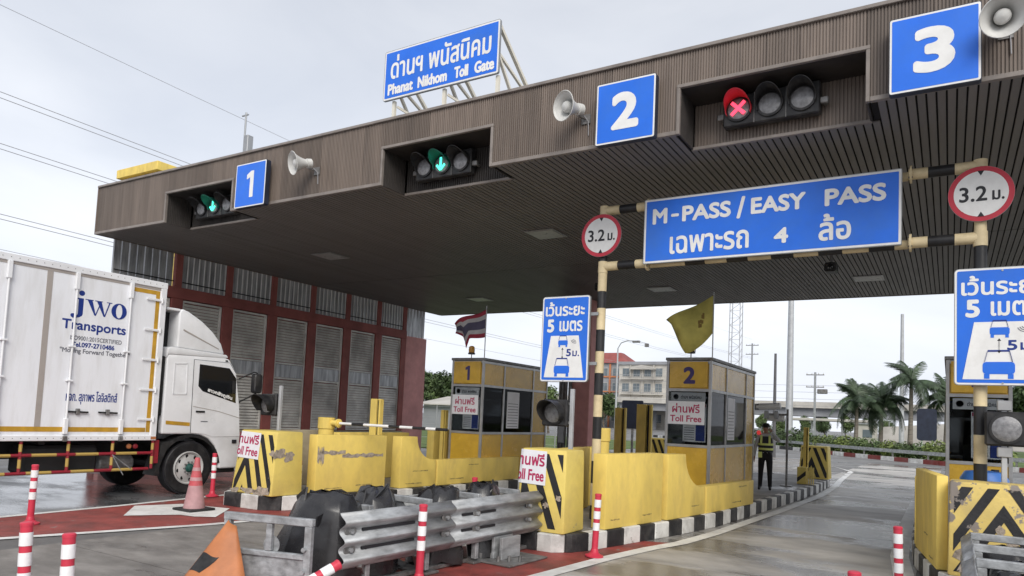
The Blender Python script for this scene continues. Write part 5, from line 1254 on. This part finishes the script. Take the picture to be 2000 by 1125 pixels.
# a fallen post in front of the cushion
fp_ = copy_tree(pr); fp_.location = (-4.76, 3.90, .10); fp_.rotation_euler = Vector((.30, .66, .36)).to_track_quat('Z', 'Y').to_euler(); tag(fp_, 'fallen red and white post lying in front of the crash cushion', 'post', 'red and white delineator posts')
cn = thing('traffic_cone', 'faded pink traffic cone on a square rubber base beside the truck wheel', 'cone', (-10.6, 7.46, 0))
MB().box(-10.84, 7.22, .017, -10.36, 7.70, .055).build('base', 'rubber', cn, bevel=.015)
MB().lathe([(.17, .055), (.165, .08), (.108, .42)], (-10.6, 7.46, 0), (0, 0, 1), 24).build('lower_body', 'conepale', cn, smooth=True)
MB().lathe([(.1085, .421), (.048, .78), (.04, .86), (.03, .875), (.0, .875)], (-10.6, 7.46, 0), (0, 0, 1), 24).build('upper_body', 'cone', cn, smooth=True)
for z, r in ((.50, .0985), (.66, .072)): MB().lathe([(r, z), (r - .011, z + .055)], (-10.6, 7.46, 0), (0, 0, 1), 24).build('worn_band', 'conepale', cn, smooth=True)

# ================================================================== THE OFFICER
def officer():
    t = thing('person', 'person in a dark hi-vis vest, one arm raised, standing beside booth 2', 'person', (-3.86, 18.35, ZI), R(8))
    V = []; E = []; RR = []
    def v(p, r, par=None):
        V.append(p); RR.append(r)
        if par is not None: E.append((par, len(V) - 1))
        return len(V) - 1
    pel = v((0, 0, .88), (.135, .11)); wa = v((0, 0, 1.04), (.125, .095), pel); ch = v((0, 0, 1.24), (.15, .11), wa); sh = v((0, .0, 1.335), (.11, .085), ch)
    nk = v((0, -.005, 1.405), (.05, .05), sh); jw = v((0, -.02, 1.47), (.062, .07), nk); hd = v((0, -.012, 1.545), (.075, .088), jw); v((0, 0, 1.625), (.05, .06), hd)
    for s in (-1, 1):
        hp = v((s * .09, 0, .80), (.092, .095), pel); kn = v((s * .105, -.015 * s, .45), (.062, .066), hp); an = v((s * .115, .01, .10), (.043, .05), kn); v((s * .13, -.15, .04), (.042, .032), an)
    a = v((-.175, 0, 1.32), (.058, .058), sh); a = v((-.235, .02, 1.06), (.044, .044), a); a = v((-.26, -.03, .85), (.032, .034), a); hr = v((-.265, -.045, .775), (.022, .036), a)
    for k, (dy, L_) in enumerate(((-.03, .075), (-.01, .085), (.01, .08), (.03, .065))): f1 = v((-.262, -.05 + dy, .73), (.010, .010), hr); v((-.25, -.055 + dy, .73 - L_ * .6), (.008, .008), f1)
    th = v((-.245, -.085, .765), (.010, .010), hr); v((-.238, -.095, .735), (.008, .008), th)
    a = v((.175, 0, 1.32), (.058, .058), sh); a = v((.325, -.05, 1.21), (.046, .046), a); a = v((.175, -.13, 1.40), (.033, .033), a); hl = v((.12, -.125, 1.47), (.026, .034), a)
    for k, dy in enumerate((-.03, -.01, .01, .03)): f1 = v((.092, -.12 + dy, 1.515), (.010, .010), hl); v((.075, -.105 + dy, 1.55), (.008, .008), f1)
    th = v((.10, -.155, 1.46), (.010, .010), hl); v((.085, -.15, 1.485), (.008, .008), th)
    me = bpy.data.meshes.new('body'); me.from_pydata(V, E, []); o = bpy.data.objects.new('body', me); COL.objects.link(o)
    md = o.modifiers.new('skin', 'SKIN'); sd = o.modifiers.new('smooth', 'SUBSURF'); sd.levels = 2; sd.render_levels = 2
    for i, r in enumerate(RR): me.skin_vertices[0].data[i].radius = r
    me.skin_vertices[0].data[0].use_root = True
    dg = bpy.context.evaluated_depsgraph_get(); m2 = bpy.data.meshes.new_from_object(o.evaluated_get(dg)); bpy.data.objects.remove(o)
    m2.name = 'body'
    for m in ('shirt', 'trousers', 'skin', 'shoe'): m2.materials.append(M[m])
    for p in m2.polygons:
        c = p.center; k = 0; p.use_smooth = True
        if c.z < .085: k = 3
        elif c.x < -.205 and c.z < .825: k = 2
        elif c.z < .93 and abs(c.x) < .22: k = 1
        elif c.z > 1.385 and abs(c.x) < .095: k = 2
        elif (c - Vector((.10, -.12, 1.50))).length < .085: k = 2
        p.material_index = k
    b = inst('body', m2, (0, 0, 0)); b.parent = t; b.location = (0, 0, 0)
    Z = lambda name, mb, m, par=t, **k: mb.build(name, m, par, local=True, **k)
    def ring(rx, ry, z0, z1, n=24, a0=0, a1=2 * PI, grow=0):
        mb = MB(); vs = []
        for z, g in ((z0, 0), (z1, grow)):
            vs += [((rx + g) * math.cos(a0 + (a1 - a0) * i / n), (ry + g) * math.sin(a0 + (a1 - a0) * i / n), z) for i in range(n + 1)]
        return mb.add(vs, [(i, i + 1, n + 2 + i, n + 1 + i) for i in range(n)])
    vest = Z('vest', ring(.172, .140, .93, 1.12).add(*(lambda q: (q.v, q.f))(ring(.172, .140, 1.121, 1.32, grow=-.03))), 'vestg', smooth=True)
    for z in (.985, 1.10): Z('reflective_band', ring(.178, .146, z, z + .05), 'hivis', vest, smooth=True)
    for s in (-1, 1): Z('reflective_strap', MB().bar((s * .10, -.135, 1.15), (s * .095, -.105, 1.345), .05, .008), 'hivis', vest)
    Z('pouch', MB().box(-.16, -.17, .80, -.07, -.12, .94), 'hivis', vest, bevel=.01)
    Z('hair', MB().lathe([(.094, 1.535), (.096, 1.57), (.088, 1.61), (.06, 1.64), (0, 1.652)], (0, .004, 0), (0, 0, 1), 18), 'hair', smooth=True)
    Z('cap_peak', MB().prism([(-.07, -.08), (.07, -.08), (.05, -.145), (-.05, -.145)], 1.555, 1.565), 'hair')
    Z('eyes', MB().lathe([(0, 0), (.009, .0)], (-.028, -.092, 1.53), (0, -1, 0), 8).lathe([(0, 0), (.009, 0)], (.028, -.092, 1.53), (0, -1, 0), 8), 'ink')
    Z('nose', MB().hexa([(-.012, -.085, 1.485), (.012, -.085, 1.485), (.012, -.075, 1.485), (-.012, -.075, 1.485)], [(-.005, -.095, 1.525), (.005, -.095, 1.525), (.005, -.08, 1.525), (-.005, -.08, 1.525)]), 'skin', smooth=True)
    Z('mouth', MB().box(-.022, -.0915, 1.462, .022, -.088, 1.468), 'inkred')
    Z('shoulder_lamp', MB().lathe([(.045, 0), (.05, .06), (.03, .09), (0, .09)], (-.155, -.05, 1.365), (-.2, -.2, 1), 12), 'redlamp', smooth=True)
officer()

# ================================================================== BACKGROUND
def leafmesh(name, blobs, n, size, m, seed, up=.3):
    rng = random.Random(seed); mb = MB()
    tot = sum(b[3] * b[4] * b[5] for b in blobs)
    for (cx_, cy_, cz_, rx, ry, rz_) in blobs:
        for _ in range(int(n * rx * ry * rz_ / tot) + 5):
            while True:
                p = Vector((rng.uniform(-1, 1), rng.uniform(-1, 1), rng.uniform(-1, 1)))
                if .25 < p.length < 1: break
            p = p.normalized() * (p.length ** .45) * rng.uniform(.82, 1.08)
            c = Vector((cx_ + p.x * rx, cy_ + p.y * ry, cz_ + p.z * rz_))
            nrm = (p + Vector((rng.uniform(-.8, .8), rng.uniform(-.8, .8), rng.uniform(-.4, .8) + up))).normalized()
            a = nrm.orthogonal().normalized(); a = (Matrix.Rotation(rng.uniform(0, 6.3), 3, nrm) @ a); b_ = nrm.cross(a); s = size * rng.uniform(.6, 1.35)
            mb.poly([c - a * s * .9, c + b_ * s * .42, c + a * s * .9, c - b_ * s * .42])
    return mb.mesh(name, m, recalc=False)
def blobs_for(rng, w, h, z0, n):
    out = []
    for _ in range(n):
        a = rng.uniform(0, 6.28); r = rng.uniform(.1, .75) * w; s = rng.uniform(.35, .6)
        out.append((r * math.cos(a), r * math.sin(a), z0 + h * rng.uniform(.25, .85), w * s, w * s, h * s * .55))
    return out
TREE = []
for k in range(4):
    rng = random.Random(40 + k)
    TREE.append((leafmesh('crown', blobs_for(rng, 2.2, 4.2, 1.6, 11), 3200, .22, M['leafa' if k % 2 else 'leafb'], k), k))
def trunk_mesh(h, r, seed):
    rng = random.Random(seed); mb = MB(); pts = [(0, 0, -.05)]; rad = [r]
    for i in range(1, 5): pts.append((rng.uniform(-.12, .12), rng.uniform(-.12, .12), h * i / 4)); rad.append(r * (1 - .18 * i))
    mb.path(pts, rad, 8)
    for i in range(5):
        a = i * 1.3 + rng.uniform(0, .5); z = h * rng.uniform(.45, .9); mb.tube((0, 0, z), (math.cos(a) * h * .28, math.sin(a) * h * .28, z + h * .35), r * .4, 6, r2=r * .12)
    return mb.mesh('trunk', 'bark', smooth=True)
TR = [trunk_mesh(3.2, .16, s) for s in range(2)]
def tree(label, x, y, s, k, group, sz=None):
    t = thing('broadleaf_tree', label, 'tree', (x, y, 0), random.uniform(0, 6), group); t.scale = (s, s, sz or s)
    for nm, me in (('trunk', TR[k % 2]), ('crown', TREE[k % 4][0])):
        o = bpy.data.objects.new(nm, me); COL.objects.link(o); o.parent = t
    return t
FR = None
def frond_mesh(seed, L_=2.5, droop=1.0):
    rng = random.Random(seed); mb = MB(); n = 12; pts = []
    for i in range(n + 1):
        s = i / n; pts.append(Vector((L_ * (s - .18 * s * s * droop), 0, L_ * (.55 * s - .95 * droop * s * s))))
    for i in range(n): mb.tube(pts[i], pts[i + 1], .03 * (1 - i / n) + .006, 5, r2=.03 * (1 - (i + 1) / n) + .005, cap=False)
    for i in range(1, 5 * n):
        s = i / (5 * n); q = s * n; k = min(int(q), n - 1); p = pts[k].lerp(pts[k + 1], q - k); d = (pts[k + 1] - pts[k]).normalized()
        ll = (.62 * math.sin(PI * (s * .85 + .12)) + .08)
        for sg in (-1, 1):
            e = p + d * ll * .45 + Vector((0, sg * ll * .75, -ll * rng.uniform(.35, .75))); w = d * .030
            mb.poly([p - w, p + w, e + w * .3, e - w * .3])
    return mb.mesh('frond', 'frond', recalc=False)
FRM = [frond_mesh(1, 2.4, 1.0), frond_mesh(2, 2.6, 1.3), frond_mesh(3, 2.2, .6)]
def palm(label, x, y, h, s, seed, nf=17, crowny=.0):
    rng = random.Random(seed); t = thing('palm_tree', label, 'palm', (x, y, 0), 0, 'palms beyond the toll plaza'); t.scale = (s, s, s)
    mb = MB(); mb.path([(0, 0, -.05), (.02, 0, h * .25), (.05, .02, h * .6), (.06, .02, h)], [.22, .17, .15, .12], 10); mb.build('trunk', 'palmbark', t, local=True, smooth=True)
    MB().path([(.06, .02, h), (.06, .02, h + .6)], [.13, .07], 10).build('crownshaft', 'frond', t, local=True, smooth=True)
    for i in range(nf):
        o = bpy.data.objects.new('frond', FRM[rng.choice((0, 1, 1, 2) if i < nf * .7 else (2, 2, 0))]); COL.objects.link(o); o.parent = t; o.location = (.06, .02, h + .45)
        o.rotation_euler = (0, R(rng.uniform(-35, 30) if i < nf * .7 else rng.uniform(-75, -35)), 2 * PI * i / nf * 1.618 + rng.uniform(-.2, .2))
    return t
palm('drooping dark palm, left one of the clump beyond lane 3', -7.1, 70, 3.5, 1.12, 1, 30); palm('drooping dark palm, right one of the clump beyond lane 3', -5.3, 72, 3.4, 1.15, 2, 30)
palm('tall palm with arching fronds beyond lane 3', -2.9, 70, 4.7, 1.2, 3, 18); palm('palm partly hidden behind booth 3', -.3, 72, 3.2, 1.3, 4, 20)
# verge with kerb, rail and shrubs beyond the cross road
vk = [(-30, 82), (-18, 71), (-11.4, 63), (-7.9, 57.7), (-4.5, 53.4), (-.4, 49.3), (6, 44.5), (16, 40)]
verge = MB().prism(vk + [(60, 60), (60, 100), (-30, 110)], 0, .16).build('verge', 'grass', None, kind='structure')
for i in range(len(vk) - 1):
    a = Vector(vk[i]); b_ = Vector(vk[i + 1]); n = max(1, int((b_ - a).length / 1.1)); d = (b_ - a) / n; nn = Vector((d.y, -d.x)).normalized() * .22
    for k in range(n):
        p = a + d * k + d * .01; q = a + d * (k + 1) - d * .01
        MB().prism([tuple(p + nn), tuple(q + nn), tuple(q), tuple(p)], 0, .26).build('kerb_stone', 'kerbw' if k % 2 else ('kerbr' if i >= 3 else 'kerbb'), verge)
t = thing('guard_rail', 'low grey guard rail along the far red and white kerb', 'guard rail', (-7, 60, 0))
for i in range(1, len(vk) - 1):
    a = Vector(vk[i]) + Vector((.3, .7)); b_ = Vector(vk[i + 1]) + Vector((.3, .7))
    MB().bar((a.x, a.y, .62), (b_.x, b_.y, .62), .05, .22).build('beam', 'galv', t)
    n = max(1, int((b_ - a).length / 2.5))
    for k in range(n): c = a.lerp(b_, (k + .5) / n); MB().box(c.x - .05, c.y, .1, c.x + .05, c.y + .1, .6).build('post', 'galvd', t)
BUSH = [leafmesh('foliage', [(0, 0, .5, .9, .7, .5), (.6, .1, .45, .6, .5, .42), (-.6, .1, .4, .55, .5, .4)], 620, .11, M[m], 60 + k) for k, m in enumerate(('leafb', 'leafc', 'leafa'))]
BL = ['pale green low shrub beside the lamp post', 'bright yellow green shrub beyond the kerb', 'dark low shrub']
def bush(x, y, s, k, label, group='shrubs on the verge'):
    t = thing('shrub', label, 'shrub', (x, y, .15), random.uniform(0, 6), group); t.scale = (s, s, s)
    o = bpy.data.objects.new('foliage', BUSH[k]); COL.objects.link(o); o.parent = t
    o = MB().path([(0, 0, -.02), (.05, 0, .25), (-.05, .05, .5)], .04, 5).build('stem', 'bark', t, local=True)
for i, (x, y, s, k) in enumerate(((-11.8, 68, 1.7, 2), (-10.4, 64.5, 1.3, 2), (-9.2, 63, 1.2, 2), (-8.2, 61, 1.25, 1), (-7.3, 60, 1.3, 0), (-6.5, 59, 1.3, 1), (-5.7, 58.6, 1.2, 0), (-4.9, 57, 1.25, 0), (-4.2, 56.2, 1.0, 2), (-3.4, 55, 1.15, 1), (-2.6, 54.6, 1.1, 0), (-1.7, 54, 1.1, 2), (-.6, 53, 1.3, 1), (.8, 51, 1.2, 0), (2.4, 50, 1.2, 1), (-13.5, 71, 1.6, 0), (-15.5, 74, 1.6, 2))):
    bush(x, y, s, k, 'low %s shrub on the verge, %s' % (('mid green', 'bright yellow green', 'dark green')[k], ('%s from the left' % ['first', 'second', 'third', 'fourth', 'fifth', 'sixth', 'seventh', 'eighth', 'ninth', 'tenth', 'eleventh', 'twelfth', 'thirteenth', 'fourteenth', 'fifteenth', 'sixteenth', 'seventeenth'][{15: 1, 16: 0}.get(i, i + 2)]) + ' in the row'))
# dark sign back on pale green legs
t = thing('road_sign_back', 'dark navy back of a road sign on pale green legs by booth 3', 'sign', (-1.4, 57, .15))
MB().prism(rrect(-1.95, 1.35, -.75, 3.55, .2), 57, 57.06, 'y').build('panel', 'navy', t)
for x in (-1.65, -1.0): MB().tube((x, 57.1, .1), (x, 57.1, 3.0), .06).build('leg', 'greenleg', t)
# lamp posts, poles, tower
def lamp(label, x, y, h, r, arm, name='lamp_post', m='polepale', group='tall posts beyond the plaza'):
    t = thing(name, label, 'lamp post', (x, y, 0), group=group)
    MB().tube((x, y, 0), (x, y, h), r, 12, r2=r * .6).build('mast', m, t, smooth=True)
    if arm == 'curve':
        MB().path([(x, y, h), (x + .3, y, h + .5), (x + .9, y, h + .7), (x + 1.5, y, h + .65)], .05, 8).build('arm', m, t); MB().box(x + 1.4, y - .15, h + .5, x + 2.1, y + .15, h + .68).build('lantern', 'galvd', t, bevel=.04)
        MB().box(x + 2.6, y - .15, h + .1, x + 2.9, y + .15, h + .4).build('camera', 'galvd', t); MB().bar((x + 2.0, y, h + .6), (x + 2.75, y, h + .4), .05).build('camera_arm', m, t)
    elif arm == 'top':
        for s in (-1, 1): MB().bar((x, y, h), (x + s * 1.6, y, h + .3), .08).build('arm', m, t); MB().box(x + s * 1.6 - .3, y - .15, h + .22, x + s * 1.6 + .3, y + .15, h + .38).build('lantern', 'galvd', t)
    return t
lamp('tall thick pale lamp post behind the officer', -12.4, 68.4, 19, .34, 'top'); lamp('tall pale lamp post crossing the arching palm', -5.05, 100, 16.5, .30, 'none')
lamp('curved arm street lamp left of booth 2', -25.7, 60, 8.3, .11, 'curve'); lamp('short dark topped pole behind the officer', -9.0, 45, 6.25, .12, 'none', 'dark_pole', 'poledark')
t = thing('lattice_tower', 'pale lattice radio mast right of the yellow flag', 'tower', (-38, 150, 0))
mb = MB(); H = 40; w = 1.15
for sx, sy in ((-1, -1), (1, -1), (1, 1), (-1, 1)): mb.bar((-38 + sx * w, 150 + sy * w, 0), (-38 + sx * w * .85, 150 + sy * w * .85, H), .16)
mb.build('legs', 'polepale', t); mb = MB(); z = 0; k = 0
while z < H - 1.5:
    a = w * (1 - .15 * z / H); mb.bar((-38 - a, 150 - a, z), (-38 + a, 150 - a, z + 1.5), .09) if k % 2 else mb.bar((-38 + a, 150 - a, z), (-38 - a, 150 - a, z + 1.5), .09)
    mb.bar((-38 + a, 150 - a, z), (-38 + a, 150 + a, z + 1.5), .09); mb.bar((-38 - a, 150 - a, z), (-38 + a, 150 - a, z), .07); z += 1.5; k += 1
mb.build('bracing', 'polepale', t)
# power line along the left side: two poles and sagging wires
def upole(label, x, y, h, tf=False):
    t = thing('utility_pole', label, 'utility pole', (x, y, 0), group='utility poles')
    MB().box(x - .13, y - .13, 0, x + .13, y + .13, h).build('shaft', 'steel', t, bevel=.02)
    for z in (h - .4, h - 2.0): MB().box(x - 1.1, y - .06, z, x + 1.1, y + .06, z + .12).build('cross_arm', 'galvd', t)
    for z in (h - .28, h - 1.88):
        for s in (-1, -.4, .4, 1): MB().lathe([(.05, 0), (.07, .06), (.04, .12), (.06, .18), (0, .22)], (x + s, y, z), (0, 0, 1), 8).build('insulator', 'horn', t)
    if tf: MB().box(x + .3, y - .3, h - 2.8, x + 1.5, y + .3, h - 2.2).build('transformer', 'galvd', t, bevel=.05)
    return t
upole('utility pole with a transformer seen under the canopy', -15, 100, 9.2, True); upole('utility pole carrying the power lines far behind', -30, 130, 16.5); upole('plain utility pole behind the camera side', -30, -60, 18.5)
def wire(label, p, q, sag, r=.012):
    p = Vector(p); q = Vector(q); n = 24; pts = [p.lerp(q, i / n) - Vector((0, 0, sag * 4 * (i / n) * (1 - i / n))) for i in range(n + 1)]
    o = MB().path([tuple(x_) for x_ in pts], r, 5).build('power_line', 'wire', None); tag(o, label, 'wire', 'overhead wires')
hs = ((14.6, 'upper'), (14.38, 'upper'), (12.7, 'middle'), (12.5, 'middle'), (10.1, 'lower'), (9.92, 'lower'), (8.8, 'lowest'), (17.8, 'faint top'))
for i, (z, nm) in enumerate(hs):
    wire({0: 'upper wire of the highest pair left of the canopy', 1: 'lower wire of the highest pair left of the canopy', 2: 'upper wire of the pair ending at the yellow rooftop', 3: 'lower wire of the pair ending at the yellow rooftop', 4: 'upper wire of the pair meeting the canopy corner', 5: 'lower wire of the pair meeting the canopy corner', 6: 'lowest single wire just above the truck roof', 7: 'faint thin wire high in the sky near the mast'}[i], (-30, -60, z + 1.4), (-30, 130, z - .6), 2.5, .014 if i < 6 else .01)
for i in range(4): wire('thin wire %s of four crossing behind the palms' % ('top', 'second', 'third', 'lowest')[i], (-60, 104, 8.6 - .9 * i), (40, 98, 8.0 - .9 * i), .8, .02)
# overpass
t = thing('overpass', 'long pale concrete overpass with dark shaded girders beyond the trees', 'bridge', (-20, 152, 0))
MB().box(-140, 150, 5.9, 14, 160, 7.1).build('parapet', 'bldwhite', t); MB().box(-140, 151, 4.3, 14, 159, 5.9).build('girder', 'bldgrey', t)
for x in range(-130, 14, 18): MB().box(x - .8, 153, 0, x + .8, 157, 4.3).build('pier', 'bldgrey', t)
t = thing('ramp_wall', 'pale retaining wall of the ramp behind the arching palm', 'wall', (2, 125, 0))
MB().hexa([(-9, 125, 0), (22, 120, 0), (22, 130, 0), (-9, 130, 0)], [(-9, 125, 2.6), (22, 120, 5.6), (22, 130, 5.6), (-9, 130, 2.6)]).build('face', 'bldwhite', t); 
for k in range(10): MB().tube((-8 + 3 * k, 125 - .5 * k, 2.5 + .29 * k), (-8 + 3 * k, 125 - .5 * k, 3.6 + .29 * k), .05, 6).build('rail_post', 'steel', t)
MB().tube((-8, 125, 3.55), (19, 120.5, 6.15), .05, 6).build('handrail', 'steel', t)
t = thing('guard_hut', 'small white hut with a dark window behind the palm trunks', 'hut', (-8, 92, 0))
MB().box(-9.2, 92, 0, -7.2, 94, 2.6).build('wall', 'bldwhite', t); MB().box(-9.5, 91.8, 2.6, -6.9, 94.3, 2.75).build('roof', 'steel', t); MB().box(-8.6, 91.97, 1.1, -7.6, 91.999, 2.0).build('window', 'pane', t)
t = thing('shelter_roof', 'long low white canopy roof beyond the left palms', 'shelter', (-14, 110, 0))
MB().box(-22, 110, 3.0, -9, 116, 3.35).build('roof', 'bldwhite', t, bevel=.05)
for x in (-21, -17, -13, -10): MB().box(x - .12, 111, 0, x + .12, 111.24, 3).build('post', 'steel', t)
# apartment blocks
def windows(t, x0, x1, z0, nx, nz, y, dx, dz, w, h, balc=False):
    for j in range(nz):
        for i in range(nx):
            x = x0 + dx * (i + .5) - w / 2; z = z0 + dz * j
            f = MB().box(x - .1, y - .06, z - .1, x + w + .1, y - .001, z + h + .1).build('window', 'bldwhite', t)
            for q in range(2): MB().box(x + q * w / 2 + .03, y - .09, z, x + (q + 1) * w / 2 - .03, y - .0605, z + h).build('pane', 'pane', f)
        if balc:
            b_ = MB().box(x0 + .2, y - 1.1, z - .75, x1 - .2, y - .01, z - .6).build('balcony', 'bldwhite', t)
            r = MB()
            for q in range(int((x1 - x0) / .5)): r.box(x0 + .25 + q * .5, y - 1.08, z - .6, x0 + .31 + q * .5, y - 1.03, z + .3)
            r.box(x0 + .2, y - 1.1, z + .3, x1 - .2, y - 1.0, z + .38); r.build('railing', 'steel', b_)
t = thing('apartment_block', 'cream apartment block with four storeys of balconies left of booth 2', 'building', (-62, 160, 0))
MB().box(-68, 160, 0, -56.2, 172, 15.2).build('wall', 'bldwhite', t); MB().box(-68.4, 159.6, 15.2, -55.8, 172.4, 15.9).build('roof', 'bldgrey', t); windows(t, -67.6, -56.6, 1.6, 4, 4, 160, 2.75, 3.6, 1.7, 1.9, True)
MB().prism([(-65, 14.0), (-58.5, 14.0), (-59.5, 14.7), (-62, 15.05), (-64.2, 14.7)], 158.8, 160, 'y').build('awning', 'bldwhite', t)
for x in (-65.0, -62.0, -59.2): MB().box(x - .15, 159.7, 0, x + .15, 159.998, 15.1).build('pilaster', 'bldwhite', t)
t = thing('grey_terrace', 'grey block with orange window surrounds and a red hipped roof', 'building', (-74, 165, 0))
MB().box(-79, 165, 0, -69.0, 176, 16).build('wall', 'bldgrey', t); windows(t, -78.6, -69.4, 1.6, 3, 4, 165, 3.06, 3.7, 1.7, 2.0)
MB().hexa([(-79.6, 164.4, 16), (-68.4, 164.4, 16), (-68.4, 176.6, 16), (-79.6, 176.6, 16)], [(-79.4, 169, 19.0), (-71.5, 169, 19.0), (-71.5, 171, 19.0), (-79.4, 171, 19.0)]).build('roof', 'roofred', t)
for x in (-75.6, -72.5): MB().box(x - .2, 164.7, 0, x + .2, 164.999, 15.8).build('surround', 'bldorange', t)
for z in (5, 8.7, 12.4): MB().box(-78.9, 164.75, z, -69.1, 164.96, z + .35).build('string_course', 'bldorange', t)
# trees left of booth 1, under the overpass and far row
TL = [(-50, 66, 1.0, 0), (-47.6, 64, 1.1, 1), (-45.4, 66, 1.05, 2), (-43.2, 63, 1.0, 3), (-56, 70, 1.2, 1), (-61, 72, 1.25, 2), (-39, 72, .9, 0), (-34, 76, .85, 1)]
for i, (x, y, s, k) in enumerate(TL): tree(('first', 'second', 'third', 'fourth', 'fifth', 'sixth', 'seventh', 'eighth')[[2, 3, 4, 5, 1, 0, 6, 7][i]] + ' leafy tree from the left, behind the shed and booth 1', x, y, s, k, 'trees left of booth 1')
RL = [(-30, 140, .72, 0), (-26, 138, .65, 1), (-22.5, 141, .75, 2), (-19, 138, .7, 3), (-15.5, 137, .75, 0), (-12, 138, .7, 1), (-9, 139, .7, 2), (3.5, 88, 1.3, 3), (7, 86, 1.3, 1), (-18.5, 95, .55, 2)]
for i, (x, y, s, k) in enumerate(RL): tree(['first', 'second', 'third', 'fourth', 'fifth', 'sixth', 'seventh', 'ninth', 'tenth', 'eighth'][i] + ' broadleaf tree from the left beyond the far verge', x, y, s, k, 'trees under the overpass')
t = thing('metal_shed', 'low shed with a pale sheet roof left of booth 1', 'shed', (-42, 56, 0))
MB().box(-44.5, 56, 0, -39.5, 60, 2.5).build('wall', 'bldgrey', t); MB().hexa([(-45, 55.4, 2.5), (-39, 55.4, 2.5), (-39, 60.6, 3.4), (-45, 60.6, 3.4)], [(-45, 55.4, 2.6), (-39, 55.4, 2.6), (-39, 60.6, 3.5), (-45, 60.6, 3.5)]).build('roof', 'bldwhite', t)
t = thing('mesh_fence', 'thin grey wire fence standing between the pink pier and booth 1', 'fence', (-24, 34, 0))
for k in range(12):
    x = -34 + 1.6 * k; MB().tube((x, 34, 0), (x, 34, 2.2), .03, 6).build('post', 'steel', t)
for z in (.3, .7, 1.1, 1.5, 1.9, 2.15): MB().tube((-34, 34, z), (-16.4, 34, z), .012, 5).build('wire', 'steel', t)
MB().prism([(-60, 28), (-17.6, 28), (-17.6, 60), (-60, 60)], 0, .05).build('lawn', 'grass', None, kind='structure')
